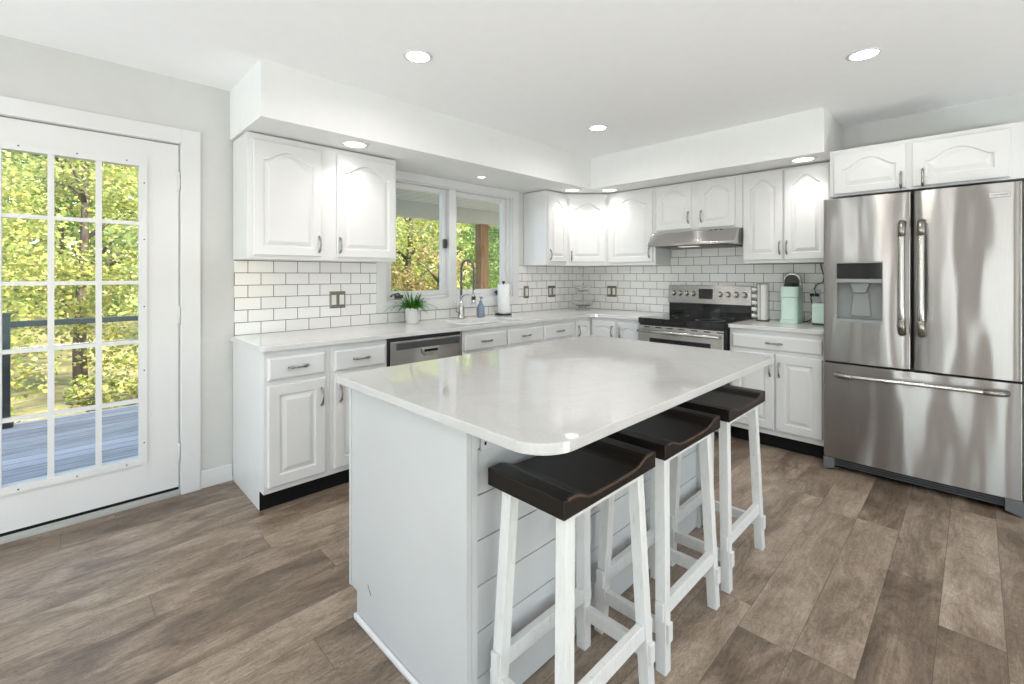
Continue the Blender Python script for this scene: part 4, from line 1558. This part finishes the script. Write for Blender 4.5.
# ------------------------------------------------------------------ recessed lights
def downlight(x, y, z, label, watts, rad, group, color, tilt=0.0):
    r = thing('recessed_light', (x, y, z), label, 'ceiling light', group)
    obj('trim_ring', MB().lathe((x, y, z), [(rad * 1.22, -0.0005), (rad * 1.2, -0.005), (rad * 1.0, -0.007), (rad * 0.98, -0.0005)], 32), M['trim'], r)
    obj('lens', MB().lathe((x, y, z), [(rad * 0.97, -0.001), (rad * 0.95, -0.005), (rad * 0.3, -0.006)], 32), M['lens' if z > 2.3 else 'lens_small'], r)
    a = area_light('downlight', (x, y, z - 0.012), (0, 0, 0), rad * 1.8, rad * 1.8, watts, color, 'DISK', math.radians(165 if z > 2.3 else 112))
    return r


WARM = (1.0, 0.955, 0.91)
GC = 'recessed lights in the main ceiling'
GS = 'small recessed lights in the soffit'
downlight(1.237, -3.034, H, 'round recessed ceiling light above the left half of the island', CAN_W, 0.062, GC, WARM)
downlight(1.224, -1.365, H, 'small-looking recessed ceiling light nearest the soffit corner', CAN_W, 0.062, GC, WARM)
downlight(2.907, -1.380, H, 'round recessed ceiling light in front of the refrigerator', CAN_W, 0.062, GC, WARM)
downlight(0.474, -3.015, SZ, 'soffit light shining on the wall cabinet left of the window', SOFFIT_W, 0.07, GS, WARM)
downlight(0.300, -1.776, SZ, 'soffit light above the sink and window', SOFFIT_W * 0.6, 0.035, GS, WARM)
downlight(0.470, -0.722, SZ, 'soffit light beside the corner on the window side', SOFFIT_W, 0.07, GS, WARM)
downlight(0.735, -0.460, SZ, 'soffit light beside the corner on the stove side', SOFFIT_W, 0.07, GS, WARM)
downlight(2.425, -0.490, SZ, 'soffit light at the refrigerator end of the soffit', SOFFIT_W, 0.07, GS, WARM)
for (x, y), lab in {(2.9, -3.03): 'recessed ceiling light over the right side of the island stools', (1.24, -4.75): 'added recessed ceiling light behind the island, toward the patio door',
                    (2.9, -5.2): 'added recessed ceiling light over the open floor behind the camera', (4.6, -1.4): 'added recessed ceiling light right of the refrigerator',
                    (4.6, -3.03): 'added recessed ceiling light over the open floor to the right', (4.6, -5.2): 'added recessed ceiling light in the far right of the room',
                    (1.24, -6.6): 'added recessed ceiling light near the rear wall by the patio side', (3.4, -6.9): 'added recessed ceiling light near the rear windows'}.items():
    downlight(x, y, H, lab, CAN_W, 0.062, GC, WARM)  # first completes the grid; the other unseen ones are added for light

# ------------------------------------------------------------------ outside
struct('deck', MB().box(-3.05, -0.16, -9.0, 5.0, -0.16, -0.10), M['deck'])
g = MB()
gx = [-4 - i * 2.0 for i in range(0, 24)]
gx = [-0.2, -2.0] + gx
gyv = [-22 + i * 2.2 for i in range(27)]
vs_ = []
for x in gx:
    for y in gyv:
        vs_.append((x, y, -1.3 + 0.03 * max(0, -x - 6) + 0.25 * math.sin(x * 0.5 + y * 0.3) + 0.15 * math.sin(y * 0.9)))
ny = len(gyv)
g.add(vs_, [(i * ny + j, i * ny + j + 1, (i + 1) * ny + j + 1, (i + 1) * ny + j) for i in range(len(gx) - 1) for j in range(ny - 1)], True)
struct('ground', g, M['ground'])
# porch roof over the window side
struct('porch_ceiling', MB().box(-2.82, -0.16, -1.75, 5.0, 2.44, 2.52), M['porchboards'])
struct('porch_beam', MB().box(-3.0, -2.82, -1.75, 5.0, 2.20, 2.60), M['porch'])
p = thing('porch_post', (-2.91, 1.03, -0.1), 'square brown wooden post holding the porch beam outside the window', 'post')
obj('shaft', MB().box(-2.99, -2.83, 0.93, 1.11, -0.10, 2.20), M['postwood'], p, bevel=0.004)
obj('foot_plate', MB().box(-3.0, -2.82, 0.92, 1.12, -0.0995, -0.075), M['blackmetal'], p)
# railing
r = thing('deck_railing', (-2.94, -4.2, -0.1), 'black metal deck railing seen through the patio door', 'railing')
obj('top_rail', MB().box(-2.965, -2.915, -8.9, -1.8, 0.815, 0.87), M['blackmetal'], r, bevel=0.004)
for y in (-8.6, -6.7, -4.735, -2.85):
    po_ = obj('post', MB().box(-2.975, -2.905, y - 0.035, y + 0.035, -0.10, 0.93).box(-2.982, -2.898, y - 0.042, y + 0.042, 0.93, 0.95), M['blackmetal'], r)
    obj('foot_bracket', MB().box(-2.995, -2.885, y - 0.055, y + 0.055, -0.0995, -0.06), M['blackmetal'], po_)
cb = MB()
for z in (0.05, 0.62):
    cb.tube([(-2.94, -8.9, z), (-2.94, -1.8, z)], 0.0025, 5)
obj('cable', cb, M['steel2'], r)


def tree(name, x, y, h, crad, zlow, leaves, ls, lm, seed, label, cat='tree', group='trees beyond the deck'):
    rg = np.random.default_rng(seed)
    z0 = -1.45 + 0.03 * max(0, -x - 6)
    r = thing(name, (x, y, z0), label, cat, group)
    tr = 0.05 + 0.012 * h
    m = MB()
    lean = rg.uniform(-0.4, 0.4, 2)
    pts = [(x + lean[0] * t + 0.12 * math.sin(5 * t + seed), y + lean[1] * t + 0.12 * math.cos(4 * t + seed), z0 + h * 0.85 * t) for t in np.linspace(0, 1, 8)]
    m.tube(pts, [tr * (1 - 0.75 * t) for t in np.linspace(0, 1, 8)], 8)
    for k in range(9):
        t = rg.uniform(0.25, 0.9)
        p = Vector(pts[int(t * 7)])
        a = rg.uniform(0, 2 * PI)
        l = crad * rg.uniform(0.5, 0.95)
        q = p + Vector((math.cos(a) * l, math.sin(a) * l, l * rg.uniform(0.3, 0.8)))
        mid = (p + q) / 2 + Vector((0, 0, 0.1 * l))
        m.tube([p, mid, q], [tr * 0.4, tr * 0.25, tr * 0.08], 6)
    obj('trunk', m, M['bark'], r)
    # foliage: clumps of small leaf blades
    nc = max(14, leaves // 110)
    cz0, cz1 = z0 + zlow, z0 + h
    cc = []
    while len(cc) < nc:
        q = rg.uniform(-1, 1, 3)
        d = np.linalg.norm(q)
        if d < 1 and d > 0.35:
            cc.append((x + q[0] * crad, y + q[1] * crad, (cz0 + cz1) / 2 + q[2] * (cz1 - cz0) / 2))
    cc = np.array(cc)
    idx = rg.integers(0, nc, leaves)
    leaves = int(leaves)
    P = cc[idx] + np.clip(rg.normal(0, 1, (leaves, 3)), -1.6, 1.6) * np.array([0.26, 0.26, 0.16]) * crad * 0.62
    A = rg.normal(0, 1, (leaves, 3))
    A[:, 2] *= 0.5
    A /= np.linalg.norm(A, axis=1)[:, None]
    B = np.cross(A, rg.normal(0, 1, (leaves, 3)))
    B /= np.linalg.norm(B, axis=1)[:, None]
    s = ls * rg.uniform(0.6, 1.3, leaves)[:, None]
    N = np.cross(A, B)
    V = np.empty((leaves, 4, 3))
    V[:, 0] = P - A * s * 0.5
    V[:, 1] = P + B * s * 0.32 + N * s * 0.08
    V[:, 2] = P + A * s * 0.5
    V[:, 3] = P - B * s * 0.32 + N * s * 0.08
    V = V.reshape(-1, 3) - np.array([x, y, z0])
    me = bpy.data.meshes.new('foliage')
    me.vertices.add(leaves * 4)
    me.vertices.foreach_set('co', V.ravel())
    me.loops.add(leaves * 4)
    me.loops.foreach_set('vertex_index', np.arange(leaves * 4, dtype=np.int32))
    me.polygons.add(leaves)
    me.polygons.foreach_set('loop_start', np.arange(0, leaves * 4, 4, dtype=np.int32))
    me.polygons.foreach_set('loop_total', np.full(leaves, 4, dtype=np.int32))
    me.update(calc_edges=True)
    me.materials.append(M[lm])
    o = bpy.data.objects.new('foliage', me)
    col.objects.link(o)
    o.parent = r
    return r


YL = 'yellow-leaved autumn tree seen through the patio door'
GL = 'green leafy tree seen through the kitchen window'
FL = 'tall pale green tree in the woods behind the yellow ones'
# through the patio door (narrow wedge around y = -4.2)
GD_, GF_, GP_ = 'trees beyond the deck', 'far woodland trees', 'trees beyond the porch'
tree('maple_tree', -6.6, -2.3, 5.0, 1.35, 0.5, 8000, 0.085, 'leaf_lime', 1, YL, group=GD_)
tree('maple_tree', -7.2, -5.7, 5.6, 1.45, 0.4, 9000, 0.085, 'leaf_yellow', 2, YL, group=GD_)
tree('maple_tree', -10.6, -3.9, 7.0, 1.9, 0.4, 13000, 0.10, 'leaf_yellow', 3, YL, group=GD_)
tree('woodland_tree', -15.6, -6.6, 11, 2.4, 0.5, 10000, 0.15, 'leaf_lime', 5, FL, group=GF_)
tree('woodland_tree', -16.4, -1.4, 12, 2.4, 0.6, 10000, 0.15, 'leaf_lime', 6, FL, group=GF_)
tree('woodland_tree', -22.5, -4.4, 13, 3.0, 0.5, 9000, 0.20, 'leaf_green', 7, FL, group=GF_)
for k, (x, y, h_) in enumerate(((-4.75, -5.35, 1.75), (-4.9, -3.75, 1.6), (-4.7, -2.2, 1.8))):
    tree('shrub', x, y, h_, 0.62, 0.1, 4200, 0.07, 'leaf_yellow', 40 + k, 'low yellow shrub growing just beyond the deck edge', 'shrub', 'shrubs beyond the deck')
# through the kitchen window
tree('red_maple', -6.3, 2.3, 3.5, 1.2, 0.3, 6000, 0.085, 'leaf_red', 9, 'reddish low tree seen in the left window pane', group=GP_)
tree('woodland_tree', -10.8, 4.4, 8.5, 1.9, 0.4, 10000, 0.11, 'leaf_yellow', 10, 'yellowish tree behind the reddish one in the left window pane', group=GP_)
tree('woodland_tree', -6.6, 6.0, 6.5, 1.5, 0.3, 9000, 0.09, 'leaf_green', 11, GL, group=GP_)
tree('woodland_tree', -10.6, 9.3, 8.0, 1.9, 0.3, 9000, 0.11, 'leaf_green', 12, GL, group=GP_)
tree('woodland_tree', -17.0, 7.6, 11, 2.6, 0.4, 9000, 0.17, 'leaf_lime', 14, GL, group=GP_)
tree('woodland_tree', -16.0, 14.5, 12, 2.6, 0.4, 9000, 0.17, 'leaf_green', 15, GL, group=GP_)
# uncountable woods in the distance
rg = np.random.default_rng(77)
m = MB()
NW = 26000
P = np.stack([rg.uniform(-36, -28, NW), rg.uniform(-22, 32, NW), rg.uniform(-0.6, 1, NW) ** 1.0 * 9 + 4.5], 1)
vs_, fs_ = [], []
for k in range(NW):
    a = rg.normal(0, 1, 3)
    a /= np.linalg.norm(a)
    b_ = np.cross(a, rg.normal(0, 1, 3))
    b_ /= np.linalg.norm(b_)
    q = rg.uniform(0.25, 0.5)
    p = P[k]
    vs_ += [tuple(p - a * q), tuple(p + b_ * q * 0.6), tuple(p + a * q), tuple(p - b_ * q * 0.6)]
    fs_.append((4 * k, 4 * k + 1, 4 * k + 2, 4 * k + 3))
m.add(vs_, fs_)
wd = obj('tree_belt', m, M['leaf_lime'])
tag(wd, 'pale leafy woods in the far distance behind the trees', 'foliage', kind='stuff')
